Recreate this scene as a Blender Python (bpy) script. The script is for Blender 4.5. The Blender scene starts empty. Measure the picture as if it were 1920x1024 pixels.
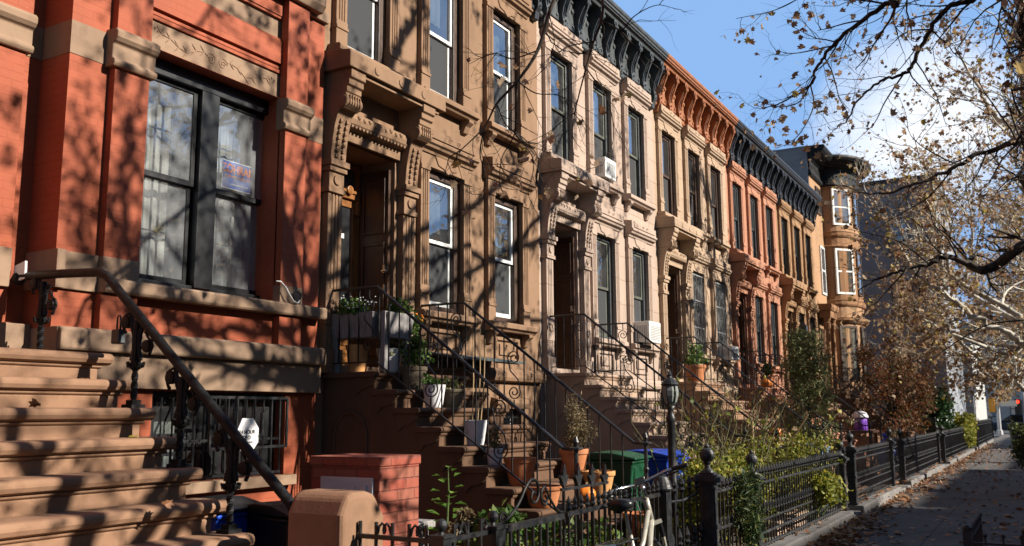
import bpy, bmesh, math, random
from mathutils import Vector, Matrix
scene = bpy.context.scene
COL = scene.collection
rnd = random.Random(11)
ORG = {}

# ------------------------------------------------------------------ mesh builder
class MB:
    def __init__(self):
        self.v = []; self.f = []
    def add(self, vs, fs):
        n = len(self.v)
        self.v.extend([tuple(p) for p in vs]); self.f.extend([tuple(i + n for i in f) for f in fs])
    def box(self, x0, x1, y0, y1, z0, z1):
        self.add([(x0,y0,z0),(x1,y0,z0),(x1,y1,z0),(x0,y1,z0),(x0,y0,z1),(x1,y0,z1),(x1,y1,z1),(x0,y1,z1)],
                 [(3,2,1,0),(4,5,6,7),(0,1,5,4),(1,2,6,5),(2,3,7,6),(3,0,4,7)])
        return self
    def pane(self, x0, x1, y, z0, z1):
        self.add([(x0,y,z0),(x1,y,z0),(x1,y,z1),(x0,y,z1)],[(0,1,2,3)]); return self
    def quad(self, a, b, c, d):
        self.add([a,b,c,d],[(0,1,2,3)]); return self
    def prism(self, poly, axis, a0, a1):
        def P(p, a):
            return {'x':(a,p[0],p[1]),'y':(p[0],a,p[1]),'z':(p[0],p[1],a)}[axis]
        n = len(poly)
        vs = [P(p,a0) for p in poly] + [P(p,a1) for p in poly]
        fs = [tuple(range(n))[::-1], tuple(range(n,2*n))] + [(i,(i+1)%n,n+(i+1)%n,n+i) for i in range(n)]
        self.add(vs, fs); return self
    def tube(self, pts, r, n=8, caps=True):
        pts = [Vector(p) for p in pts]
        m = len(pts)
        rs = r if isinstance(r,(list,tuple)) else [r]*m
        t0 = (pts[1]-pts[0]).normalized()
        up = Vector((0,0,1)) if abs(t0.z) < .9 else Vector((0,1,0))
        u = t0.cross(up).normalized()
        vs = []; fs = []
        for i,p in enumerate(pts):
            a = pts[min(i+1,m-1)] - pts[max(i-1,0)]
            if a.length < 1e-9: a = t0
            t = a.normalized()
            u = (u - t*u.dot(t))
            u = u.normalized() if u.length > 1e-6 else t.orthogonal().normalized()
            w = t.cross(u)
            for k in range(n):
                an = 2*math.pi*k/n + (math.pi/4 if n == 4 else 0)
                vs.append(p + (u*math.cos(an) + w*math.sin(an))*rs[i])
        for i in range(m-1):
            for k in range(n):
                fs.append((i*n+k, i*n+(k+1)%n, (i+1)*n+(k+1)%n, (i+1)*n+k))
        if caps:
            fs.append(tuple(range(n))[::-1]); fs.append(tuple((m-1)*n+k for k in range(n)))
        self.add(vs, fs); return self
    def lathe(self, prof, c=(0,0,0), n=16, axis='z', a0=0):
        vs = []; fs = []; m = len(prof)
        for r,z in prof:
            for k in range(n):
                an = a0 + 2*math.pi*k/n
                x, y = max(r,1e-4)*math.cos(an), max(r,1e-4)*math.sin(an)
                p = {'z':(x,y,z),'x':(z,x,y),'y':(x,z,y)}[axis]
                vs.append((c[0]+p[0],c[1]+p[1],c[2]+p[2]))
        for i in range(m-1):
            for k in range(n):
                fs.append((i*n+k, i*n+(k+1)%n, (i+1)*n+(k+1)%n, (i+1)*n+k))
        fs.append(tuple(range(n))[::-1]); fs.append(tuple((m-1)*n+k for k in range(n)))
        self.add(vs, fs); return self
    def ball(self, c, r, n=12, sz=1.0):
        k = max(4,n//2)
        self.lathe([(r*math.sin(math.pi*i/k), -r*sz*math.cos(math.pi*i/k)) for i in range(k+1)], c, n); return self
    def xf(self, start, M):
        for i in range(start, len(self.v)):
            self.v[i] = tuple(M @ Vector(self.v[i]))
        return self

def build(name, mb, mat, parent=None, bevel=0, smooth=False, origin=None, local=False, seg=2, label=None, recalc=True):
    o0 = Vector(ORG.get(parent.name,(0,0,0))) if parent is not None else Vector(origin or (0,0,0))
    if local: o0 = Vector((0,0,0))
    me = bpy.data.meshes.new(name)
    me.from_pydata([tuple(Vector(p)-o0) for p in mb.v], [], mb.f)
    if recalc:
        bm = bmesh.new(); bm.from_mesh(me)
        bmesh.ops.recalc_face_normals(bm, faces=bm.faces)
        bm.to_mesh(me); bm.free()
    me.update()
    if mat: me.materials.append(mat)
    if smooth:
        for p in me.polygons: p.use_smooth = True
    o = bpy.data.objects.new(name, me); COL.objects.link(o)
    if parent is not None:
        o.parent = parent; ORG[o.name] = ORG.get(parent.name,(0,0,0))
    else:
        o.location = o0; ORG[o.name] = tuple(o0)
    if smooth == 'auto':
        try:
            me.set_sharp_from_angle(angle=math.radians(40))
        except Exception: pass
    if bevel:
        m = o.modifiers.new('edge','BEVEL'); m.width = bevel; m.segments = seg; m.limit_method = 'ANGLE'; m.angle_limit = math.radians(35)
    if label: o['label'] = label
    return o
def tag(o, label, cat, group=None):
    o['label'] = label; o['category'] = cat
    if group: o['group'] = group
    return o
def thing(name, label, cat, loc=(0,0,0), group=None, rz=0):
    o = bpy.data.objects.new(name, None); COL.objects.link(o)
    o.empty_display_size = .2
    o.location = loc; o.rotation_euler = (0,0,rz); ORG[o.name] = tuple(loc)
    return tag(o, label, cat, group)
def struct(name, mb, mat, **k):
    o = build(name, mb, mat, **k); o['kind'] = 'structure'; return o
def copy_part(o, parent, dl=(0,0,0), sc=None):
    c = o.copy(); COL.objects.link(c); c.parent = parent; ORG[c.name] = ORG.get(parent.name,(0,0,0))
    c.location = Vector(o.location) + Vector(dl)
    if sc: c.scale = sc
    return c
def copy_tree(o, parent=None):
    c = o.copy(); COL.objects.link(c); c.parent = parent; ORG[c.name] = ORG.get(o.name,(0,0,0))
    for ch in [x for x in o.children]: copy_tree(ch, c)
    return c

def catmull(pts, n=6):
    pts = [Vector(p) for p in pts]; P = [pts[0]*2-pts[1]]+pts+[pts[-1]*2-pts[-2]]; out = []
    for i in range(1,len(P)-2):
        for k in range(n):
            t = k/n; a,b,c,d = P[i-1],P[i],P[i+1],P[i+2]
            out.append(.5*((2*b)+(c-a)*t+(2*a-5*b+4*c-d)*t*t+(3*b-a-3*c+d)*t**3))
    return out+[pts[-1]]
# ------------------------------------------------------------------ materials
MATS = {}
class NT:
    def __init__(self, name):
        self.m = bpy.data.materials.new(name); self.m.use_nodes = True
        self.t = self.m.node_tree; self.t.nodes.clear()
        self.out = self.n('ShaderNodeOutputMaterial')
    def n(self, typ, **k):
        nd = self.t.nodes.new(typ)
        for a,b in k.items(): setattr(nd,a,b)
        return nd
    def l(self, a, b): self.t.links.new(a,b)
    def val(self, nd, **k):
        for a,b in k.items(): nd.inputs[a.replace('_',' ')].default_value = b
        return nd
    def noise(self, vec, scale, detail=4, rough=.6):
        nd = self.n('ShaderNodeTexNoise'); nd.inputs['Scale'].default_value = scale
        nd.inputs['Detail'].default_value = detail; nd.inputs['Roughness'].default_value = rough
        if vec is not None: self.l(vec, nd.inputs['Vector'])
        return nd
    def ramp(self, fac, stops, interp='LINEAR'):
        nd = self.n('ShaderNodeValToRGB'); cr = nd.color_ramp; cr.interpolation = interp
        while len(cr.elements) < len(stops): cr.elements.new(.5)
        for e,(p,c) in zip(cr.elements, stops):
            e.position = p; e.color = (*c,1) if len(c) == 3 else c
        self.l(fac, nd.inputs[0]); return nd
    def mix(self, fac, a, b, typ='MIX'):
        nd = self.n('ShaderNodeMix', data_type='RGBA', blend_type=typ)
        for s,x in ((0,fac),(6,a),(7,b)):
            if hasattr(x,'is_linked'): self.l(x, nd.inputs[s])
            elif s == 0: nd.inputs[0].default_value = x
            else: nd.inputs[s].default_value = (*x,1)
        return nd.outputs[2]
    def math(self, op, a, b=None):
        nd = self.n('ShaderNodeMath', operation=op)
        for i,x in enumerate((a,b)):
            if x is None: continue
            if hasattr(x,'is_linked'): self.l(x, nd.inputs[i])
            else: nd.inputs[i].default_value = x
        return nd.outputs[0]
    def pos(self): return self.n('ShaderNodeNewGeometry').outputs['Position']
    def obj(self): return self.n('ShaderNodeTexCoord').outputs['Object']
    def wallvec(self):                       # world position unrolled on upright walls: (x+y, z)
        s = self.n('ShaderNodeSeparateXYZ'); self.l(self.pos(), s.inputs[0])
        c = self.n('ShaderNodeCombineXYZ'); self.l(self.math('ADD', s.outputs[0], s.outputs[1]), c.inputs[0]); self.l(s.outputs[2], c.inputs[1])
        return c.outputs[0]
    def bsdf(self, color, rough=.8, bump=None, bstr=.3, bdist=.01, metal=0, spec=.5):
        p = self.n('ShaderNodeBsdfPrincipled')
        if hasattr(color,'is_linked'): self.l(color, p.inputs['Base Color'])
        else: p.inputs['Base Color'].default_value = (*color,1)
        if hasattr(rough,'is_linked'): self.l(rough, p.inputs['Roughness'])
        else: p.inputs['Roughness'].default_value = rough
        p.inputs['Metallic'].default_value = metal; p.inputs['Specular IOR Level'].default_value = spec
        if bump is not None:
            b = self.n('ShaderNodeBump'); b.inputs['Strength'].default_value = bstr; b.inputs['Distance'].default_value = bdist
            self.l(bump, b.inputs['Height']); self.l(b.outputs[0], p.inputs['Normal'])
        self.l(p.outputs[0], self.out.inputs[0]); return p

def stone(name, c, var=.25, joints=False, grain=60, dirt=.25):
    if name in MATS: return MATS[name]
    c = tuple(x*.74 for x in c)
    t = NT(name); P = t.pos()
    mp = t.n('ShaderNodeMapping'); mp.inputs['Scale'].default_value = (1,1,.35); t.l(P, mp.inputs['Vector'])
    n1 = t.noise(mp.outputs[0], 1.7, 6, .62); n2 = t.noise(P, grain, 3, .6); n3 = t.noise(P, 9, 5, .65)
    dk = tuple(x*(1-var) for x in c); lt = tuple(min(1,x*(1+var*.45)) for x in c)
    base = t.ramp(n1.outputs[0], [(.3,dk),(.52,c),(.72,lt)]).outputs[0]
    base = t.mix(t.math('MULTIPLY', t.ramp(n3.outputs[0],[(.52,(0,0,0)),(.75,(1,1,1))]).outputs[0], dirt), base, tuple(x*.45 for x in c))
    h = t.math('ADD', t.math('MULTIPLY', n2.outputs[0], .5), t.math('MULTIPLY', n3.outputs[0], .8))
    if joints:
        bt = t.n('ShaderNodeTexBrick'); t.l(t.wallvec(), bt.inputs['Vector'])
        t.val(bt, Scale=1, Mortar_Size=.008, Mortar_Smooth=.3, Brick_Width=1.1, Row_Height=.46)
        bt.inputs['Color1'].default_value = (1,1,1,1); bt.inputs['Color2'].default_value = (.9,.9,.9,1); bt.inputs['Mortar'].default_value = (.55,.5,.45,1)
        base = t.mix(.75, base, bt.outputs['Color'], 'MULTIPLY')
        h = t.math('SUBTRACT', h, t.math('MULTIPLY', bt.outputs['Fac'], 1.2))
    t.bsdf(base, .86, h, .35, .008, spec=.25)
    MATS[name] = t.m; return t.m
def brick(name, c1, c2, mortar, bstr=.5, bw=.21, rh=.07, ms=.006):
    if name in MATS: return MATS[name]
    c1, c2, mortar = [tuple(x*.74 for x in c) for c in (c1, c2, mortar)]
    t = NT(name); P = t.pos()
    bt = t.n('ShaderNodeTexBrick'); t.l(t.wallvec(), bt.inputs['Vector'])
    t.val(bt, Scale=1, Mortar_Size=ms, Mortar_Smooth=.5, Brick_Width=bw, Row_Height=rh, Bias=-.1)
    bt.inputs['Color1'].default_value = (*c1,1); bt.inputs['Color2'].default_value = (*c2,1); bt.inputs['Mortar'].default_value = (*mortar,1)
    n1 = t.noise(P, 2.2, 6, .65); n2 = t.noise(P, 35, 4, .6)
    wear = t.ramp(t.noise(P, 3.1, 3, .6).outputs[0],[(.40,(.12,.12,.12)),(.62,(1,1,1))]).outputs[0]   # thick old paint fills many joints
    facew = t.math('MULTIPLY', bt.outputs['Fac'], wear)
    flat = t.mix(facew, c1, mortar)
    col = t.mix(t.ramp(n1.outputs[0],[(.35,(0,0,0)),(.7,(.45,.45,.45))]).outputs[0], t.mix(.45, flat, bt.outputs['Color']) if ms < .007 else bt.outputs['Color'], tuple(x*.62 for x in c1))
    col = t.mix(t.ramp(n2.outputs[0],[(.62,(0,0,0)),(.8,(.5,.5,.5))]).outputs[0], col, tuple(min(1,x*1.35+.02) for x in c1))
    h = t.math('SUBTRACT', t.math('MULTIPLY', n2.outputs[0], .35), facew if ms < .007 else bt.outputs['Fac'])
    t.bsdf(col, .72, h, bstr, .006, spec=.35)
    MATS[name] = t.m; return t.m
def plain(name, c, rough=.6, var=.2, scale=8, bstr=.1, metal=0, spec=.5, c2=None):
    if name in MATS: return MATS[name]
    t = NT(name); n = t.noise(t.obj(), scale, 5, .62)
    col = t.ramp(n.outputs[0], [(.3,tuple(x*(1-var) for x in c)),(.55,c),(.78,c2 or tuple(min(1,x*(1+var*.6)) for x in c))]).outputs[0]
    r = t.ramp(n.outputs[0],[(.3,(rough*.8,)*3),(.7,(min(1,rough*1.2),)*3)]).outputs[0]
    t.bsdf(col, r, n.outputs[0], bstr, .01, metal, spec)
    MATS[name] = t.m; return t.m
def wood(name, c, c2, rough=.45):
    if name in MATS: return MATS[name]
    t = NT(name); mp = t.n('ShaderNodeMapping'); mp.inputs['Scale'].default_value = (14,14,1.2); t.l(t.pos(), mp.inputs['Vector'])
    n = t.noise(mp.outputs[0], 3, 6, .65)
    t.bsdf(t.ramp(n.outputs[0],[(.3,c2),(.6,c)]).outputs[0], rough, n.outputs[0], .2, .004)
    MATS[name] = t.m; return t.m
def leafmat(name, cols, trans=.35, rough=.55):
    if name in MATS: return MATS[name]
    t = NT(name); g = t.n('ShaderNodeNewGeometry')
    k = len(cols)
    col = t.ramp(g.outputs['Random Per Island'], [((i+.5)/k,c) for i,c in enumerate(cols)]).outputs[0]
    p = t.bsdf(col, rough, spec=.3)
    tr = t.n('ShaderNodeBsdfTranslucent'); t.l(col, tr.inputs[0])
    ms = t.n('ShaderNodeMixShader'); ms.inputs[0].default_value = trans
    t.l(p.outputs[0], ms.inputs[1]); t.l(tr.outputs[0], ms.inputs[2]); t.l(ms.outputs[0], t.out.inputs[0])
    MATS[name] = t.m; return t.m
def glassmat(name, boost=1.0, tint=(.8,.85,.85), base=.05, wav=.02, dust_sheen=.04):
    t = NT(name); fr = t.n('ShaderNodeLayerWeight'); fr.inputs[0].default_value = .5
    n = t.noise(t.pos(), 1.6, 2, .5)
    b = t.n('ShaderNodeBump'); b.inputs['Strength'].default_value = wav; b.inputs['Distance'].default_value = .2; t.l(n.outputs[0], b.inputs['Height'])
    gl = t.n('ShaderNodeBsdfGlossy'); gl.inputs['Roughness'].default_value = .015; gl.inputs['Color'].default_value = (.95,.97,1,1); t.l(b.outputs[0], gl.inputs['Normal'])
    tp = t.n('ShaderNodeBsdfTransparent'); tp.inputs[0].default_value = (*tint,1)
    ms = t.n('ShaderNodeMixShader'); f = t.math('ADD', t.math('MULTIPLY', t.math('POWER', fr.outputs[1], 3.2), boost), base)
    t.l(f, ms.inputs[0]); t.l(tp.outputs[0], ms.inputs[1]); t.l(gl.outputs[0], ms.inputs[2])
    df = t.n('ShaderNodeBsdfDiffuse'); df.inputs[0].default_value = (.55,.58,.60,1); md = t.n('ShaderNodeMixShader')     # pale film: dusty pane plus bright sky reflection painted in as diffuse
    t.l(t.math('MULTIPLY', t.noise(t.pos(), 2.2, 5, .6).outputs[0], dust_sheen*2), md.inputs[0]); t.l(ms.outputs[0], md.inputs[1]); t.l(df.outputs[0], md.inputs[2]); t.l(md.outputs[0], t.out.inputs[0])
    return t.m
def meshmat(name, c, dens=.6):
    t = NT(name)
    d = t.n('ShaderNodeBsdfDiffuse'); d.inputs[0].default_value = (*c,1)
    tp = t.n('ShaderNodeBsdfTransparent'); ms = t.n('ShaderNodeMixShader'); ms.inputs[0].default_value = dens
    t.l(tp.outputs[0], ms.inputs[1]); t.l(d.outputs[0], ms.inputs[2]); t.l(ms.outputs[0], t.out.inputs[0])
    return t.m
def barkmat(name, dark, light, lo=.42, hi=.56, scale=6):
    t = NT(name); mp = t.n('ShaderNodeMapping'); mp.inputs['Scale'].default_value = (1,1,.55); t.l(t.pos(), mp.inputs['Vector'])
    n = t.noise(mp.outputs[0], scale, 5, .6); n2 = t.noise(t.pos(), 30, 4, .6)
    col = t.ramp(n.outputs[0],[(lo,dark),(hi,light)]).outputs[0]
    col = t.mix(.35, col, n2.outputs[0], 'MULTIPLY')
    t.bsdf(col, .85, n2.outputs[0], .4, .01, spec=.2)
    return t.m

M = {}
M['iron'] = plain('black_iron_paint', (.016,.017,.019), .42, .5, 14, .35, c2=(.05,.04,.032))
M['iron_old'] = plain('worn_black_iron', (.010,.010,.0105), .55, .5, 22, .6, c2=(.024,.024,.025), spec=.2)
M['fence'] = plain('weathered_fence_iron', (.028,.029,.031), .45, .5, 11, .4, c2=(.085,.08,.075))
M['white_paint'] = plain('white_window_paint', (.78,.79,.78), .4, .08, 6, .05)
M['white_pot'] = plain('white_plastic_pot', (.74,.74,.76), .35, .08, 6, .04)
M['black_paint'] = plain('black_window_paint', (.014,.015,.017), .35, .3, 6, .05)
M['grey_paint'] = plain('dark_grey_window_paint', (.06,.07,.075), .4, .2, 6, .05)
M['green_paint'] = plain('dull_green_window_paint', (.10,.105,.085), .5, .25, 6, .05)
M['brown_paint'] = plain('dark_brown_window_paint', (.06,.032,.02), .5, .25, 6, .05)
M['white_ac'] = plain('white_appliance_plastic', (.72,.72,.70), .45, .1, 5, .03)
M['grey_grille'] = plain('grey_grille_plastic', (.30,.31,.31), .55, .2, 40, .3)
M['door_dark'] = wood('dark_brown_door_wood', (.075,.032,.016), (.028,.012,.007), .4)
M['door_light'] = wood('varnished_orange_door_wood', (.36,.155,.05), (.16,.06,.02), .32)
M['planter'] = wood('weathered_planter_wood', (.30,.285,.28), (.14,.125,.12), .8)
M['wood_pole'] = wood('pale_stake_wood', (.48,.34,.18), (.3,.2,.1), .7)
M['terracotta'] = plain('terracotta_clay', (.50,.195,.085), .8, .25, 7, .15, spec=.2, c2=(.56,.30,.18))
M['ochre_pot'] = plain('ochre_clay', (.58,.30,.12), .8, .2, 7, .15, spec=.2)
M['stone_pot'] = plain('rough_stone_pot', (.16,.13,.09), .9, .4, 14, .5, spec=.2)
M['glass'] = glassmat('window_glass', .8, (.7,.75,.75), .30)
M['glass_clear'] = glassmat('front_window_glass', .8, (.92,.95,.95), .30, dust_sheen=.22)
M['lampglass'] = plain('frosted_lamp_glass', (.24,.26,.24), .2, .15, 6, .05)
M['screen'] = meshmat('insect_screen', (.075,.078,.082), .8)
M['curtain'] = plain('white_curtain_cloth', (.62,.62,.58), .9, .15, 5, .1, spec=.1)
M['shade_cloth'] = plain('grey_roller_shade', (.22,.23,.23), .9, .2, 3, .1, spec=.1)
M['room'] = plain('dim_room_paint', (.10,.09,.08), .9, .2, 2, .05)
M['chrome'] = plain('polished_metal', (.62,.62,.60), .22, .1, 9, .05, metal=1)
M['silver'] = plain('silver_frame_paint', (.46,.43,.36), .32, .12, 6, .03, metal=.3)
M['rubber'] = plain('black_rubber', (.018,.018,.018), .6, .3, 30, .2)
M['saddle'] = plain('black_vinyl', (.016,.016,.017), .28, .3, 20, .1)
M['blue_bin'] = plain('blue_bin_plastic', (.012,.065,.48), .35, .15, 6, .08)
M['green_bin'] = plain('green_bin_plastic', (.005,.062,.026), .42, .2, 6, .08)
M['black_bin'] = plain('black_bin_plastic', (.012,.012,.014), .4, .3, 6, .08)
M['blue_toy'] = plain('blue_plastic', (.01,.07,.55), .4, .1, 6, .03)
M['purple'] = plain('purple_plastic', (.22,.07,.55), .4, .1, 6, .05)
M['pumpkin'] = plain('orange_pumpkin_skin', (.80,.22,.02), .45, .2, 6, .1)
M['paper'] = plain('white_paper', (.80,.80,.80), .8, .05, 6, .02)
M['sign_white'] = plain('white_sign_enamel', (.85,.85,.85), .4, .03, 6, .02)
M['sign_blue'] = plain('campaign_blue_card', (.03,.10,.50), .6, .06, 6, .02)
M['orange_ink'] = plain('orange_ink', (.85,.20,.03), .6, .05, 6, .02)
M['red_ink'] = plain('red_ink', (.62,.08,.05), .6, .05, 6, .02)
M['black_ink'] = plain('black_ink', (.02,.02,.02), .6, .05, 6, .02)
M['pale_ink'] = plain('pale_ink', (.55,.62,.62), .6, .05, 6, .02)
M['cable_white'] = plain('white_cable', (.7,.7,.68), .5, .05, 6, .02)
M['yellow'] = plain('yellow_signal_paint', (.75,.34,.02), .45, .1, 6, .03)
M['galv'] = plain('galvanised_steel', (.52,.53,.54), .45, .15, 8, .05, metal=.5)
M['utility'] = plain('utility_cabinet_paint', (.55,.56,.58), .5, .12, 6, .05)
M['slate'] = plain('dark_ledge_metal', (.10,.12,.12), .4, .3, 6, .1)
M['bark_dark'] = barkmat('dark_branch_bark', (.035,.028,.024), (.10,.085,.07))
M['bark_plane'] = barkmat('mottled_plane_bark', (.20,.17,.12), (.62,.58,.50), .36, .5, 4)
M['leaf_tan'] = leafmat('dry_plane_leaves', [(.20,.10,.05),(.36,.22,.12),(.46,.33,.20),(.52,.41,.28),(.28,.13,.06),(.46,.33,.20),(.40,.27,.16),(.33,.20,.11),(.48,.36,.24),(.25,.13,.07),(.52,.42,.09),(.42,.30,.19)], .4)
M['leaf_fallen'] = leafmat('fallen_dry_leaves', [(.16,.065,.03),(.30,.14,.06),(.38,.21,.10),(.22,.10,.045),(.42,.26,.13),(.28,.12,.05)], .1)
M['leaf_red'] = leafmat('rusty_maple_leaves', [(.11,.03,.015),(.17,.05,.02),(.11,.065,.022),(.20,.07,.028),(.07,.06,.02),(.09,.08,.025),(.22,.11,.055)], .35)
M['leaf_dark'] = leafmat('dark_green_leaves', [(.014,.04,.012),(.025,.06,.02),(.035,.08,.025),(.02,.05,.015),(.05,.09,.03)], .25, .4)
M['leaf_mid'] = leafmat('mid_green_leaves', [(.05,.11,.02),(.08,.16,.03),(.12,.2,.04),(.16,.2,.05),(.06,.12,.03)], .35)
M['leaf_yellow'] = leafmat('yellow_green_leaves', [(.20,.22,.03),(.32,.30,.04),(.12,.16,.03),(.42,.34,.06),(.08,.12,.025),(.25,.26,.05)], .35)
M['leaf_olive'] = leafmat('olive_needles', [(.13,.18,.065),(.20,.22,.08),(.27,.23,.11),(.14,.20,.08),(.30,.25,.12),(.10,.15,.06)], .25)
M['leaf_dry'] = leafmat('dry_tan_sprigs', [(.20,.15,.085),(.28,.2,.11),(.14,.12,.06),(.24,.18,.10)], .3)
M['flower_white'] = plain('white_petals', (.8,.8,.75), .7, .1, 9, .02)
M['flower_orange'] = plain('orange_petals', (.85,.28,.02), .7, .2, 9, .02)
M['stem'] = plain('dry_stem', (.16,.12,.06), .8, .3, 12, .2)
M['stem_green'] = plain('green_stem', (.09,.14,.035), .7, .3, 12, .2)
M['soil'] = plain('dark_soil', (.045,.033,.024), .95, .5, 10, .6, spec=.1)
M['carpaint'] = plain('dark_blue_car_paint', (.012,.03,.07), .2, .1, 4, .02, metal=.3)
M['carglass'] = plain('dark_car_glass', (.01,.012,.015), .06, .1, 4, 0)
M['signal_red'] = None
def _emit(name, c, s):
    t = NT(name); e = t.n('ShaderNodeEmission'); e.inputs[0].default_value = (*c,1); e.inputs[1].default_value = s
    t.l(e.outputs[0], t.out.inputs[0]); return t.m
M['signal_red'] = _emit('red_signal_light', (1,.03,.01), 2.5)
M['lantern_glow'] = _emit('lit_lantern_glass', (1,.8,.5), 1.1)
# houses
M['h1'] = brick('red_painted_brick', (.475,.114,.05), (.45,.104,.045), (.40,.09,.038), .3)
M['h1s'] = stone('warm_brown_trim_stone', (.39,.26,.175), .2)
M['h1step'] = stone('brown_stair_stone', (.36,.205,.125), .22, dirt=.3)
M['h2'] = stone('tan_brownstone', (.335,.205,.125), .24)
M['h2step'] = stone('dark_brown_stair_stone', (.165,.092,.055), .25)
M['h3'] = stone('pale_pink_sandstone', (.56,.425,.345), .16, True)
M['h3step'] = stone('pink_stair_sandstone', (.52,.37,.275), .2)
M['h4'] = stone('pale_buff_sandstone', (.55,.395,.275), .18, True)
M['h4step'] = stone('buff_stair_sandstone', (.36,.22,.14), .25)
M['h5'] = stone('salmon_painted_stone', (.53,.255,.16), .14)
M['h6'] = stone('mottled_brown_sandstone', (.42,.25,.135), .3)
M['tower'] = stone('orange_painted_stucco', (.52,.31,.175), .15)
M['towerlow'] = stone('rust_orange_stone', (.42,.225,.115), .25)
M['c_black'] = plain('black_cornice_paint', (.028,.030,.032), .45, .3, 8, .2)
M['c_grey'] = plain('slate_cornice_paint', (.055,.063,.066), .5, .3, 8, .2)
M['c_rust'] = plain('rust_orange_cornice_paint', (.30,.108,.038), .55, .25, 8, .2)
M['roof'] = plain('dark_roof_felt', (.06,.06,.062), .9, .3, 3, .2)
M['party'] = brick('whitewashed_party_brick', (.55,.56,.57), (.42,.43,.45), (.36,.36,.37), .6)
M['greybrick'] = brick('blue_grey_painted_brick', (.40,.43,.48), (.35,.38,.43), (.30,.32,.36), .6)
M['boxbrick'] = brick('red_enclosure_brick', (.44,.10,.06), (.40,.15,.095), (.30,.10,.07), .9, .2, .075, .008)
M['oldbrick'] = brick('dark_brick', (.20,.10,.07), (.26,.13,.09), (.28,.24,.2), .6)
# ------------------------------------------------------------------ walls and windows
Y0 = 6.8                                   # the row's facade plane
def holed_wall(mb, x0, x1, z0, z1, y, holes, depth):
    xs = sorted({x0,x1,*[h[0] for h in holes],*[h[1] for h in holes]})
    zs = sorted({z0,z1,*[h[2] for h in holes],*[h[3] for h in holes]})
    for i in range(len(xs)-1):
        for j in range(len(zs)-1):
            cx, cz = (xs[i]+xs[i+1])/2, (zs[j]+zs[j+1])/2
            if any(h[0] < cx < h[1] and h[2] < cz < h[3] for h in holes): continue
            mb.quad((xs[i],y,zs[j]),(xs[i+1],y,zs[j]),(xs[i+1],y,zs[j+1]),(xs[i],y,zs[j+1]))
    for h in holes:
        d = h[4] if len(h) > 4 else depth
        a,b,c,e = h[:4]
        mb.quad((a,y,c),(a,y,e),(a,y+d,e),(a,y+d,c)); mb.quad((b,y,c),(b,y+d,c),(b,y+d,e),(b,y,e))
        mb.quad((a,y,e),(b,y,e),(b,y+d,e),(a,y+d,e)); mb.quad((a,y,c),(a,y+d,c),(b,y+d,c),(b,y,c))
def frame_ring(mb, x0, x1, z0, z1, y0, y1, w, wb=None):
    wb = wb or w
    mb.box(x0,x0+w,y0,y1,z0,z1); mb.box(x1-w,x1,y0,y1,z0,z1)
    mb.box(x0+w,x1-w,y0,y1,z1-w,z1); mb.box(x0+w,x1-w,y0,y1,z0,z0+wb)
def sash_window(house, x0, x1, z0, z1, y, casing, sash, screen=True, curtain='shade_cloth', drop=.5, casing_w=.07):
    """double-hung window: casing is the part, its sashes, panes, screen and shade are sub-parts"""
    mb = MB(); frame_ring(mb, x0, x1, z0, z1, y, y+.12, casing_w)
    w = build('window', mb, casing, house, bevel=.006)
    a,b,c,d = x0+casing_w, x1-casing_w, z0+casing_w, z1-casing_w
    zm = (c+d)/2
    mb = MB(); frame_ring(mb, a, b, zm-.02, d, y+.03, y+.065, .048, .05)
    build('upper_sash', mb, sash, w, bevel=.004)
    mb = MB(); frame_ring(mb, a, b, c, zm+.02, y+.068, y+.10, .052, .075)
    build('lower_sash', mb, sash, w, bevel=.004)
    mb = MB().pane(a+.04,b-.04,y+.045,zm,d-.03)
    build('upper_pane', mb, M['glass'], w, recalc=False)
    mb = MB().pane(a+.04,b-.04,y+.082,c+.05,zm)
    build('lower_pane', mb, M['glass'], w, recalc=False)
    if screen:
        build('insect_screen', MB().pane(a+.050,b-.050,y+.066,c+.070,zm-.022), M['screen'], w, recalc=False)
    if curtain:
        mb = MB(); n = 14; zb = d - (d-c)*drop
        for i in range(n):
            xa, xb = a + (b-a)*i/n, a + (b-a)*(i+1)/n
            ya, yb = y+.17+.012*math.sin(i*2.3), y+.17+.012*math.sin((i+1)*2.3)
            mb.quad((xa,ya,zb),(xb,yb,zb),(xb,yb,d),(xa,ya,d))
        build('window_shade', mb, M[curtain], w, recalc=False)
    return w
def flute_poly(x0, x1, y, proud):
    """plan outline of a fluted pilaster: three grooves in its face"""
    w = x1-x0; f = y-proud; p = [(x0,y+.02),(x0,f)]
    for k in range(3):
        c = x0 + w*(.27+.23*k); g = w*.055
        p += [(c-g,f),(c-g*.6,f+.016),(c+g*.6,f+.016),(c+g,f)]
    return p + [(x1,f),(x1,y+.02)]
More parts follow.
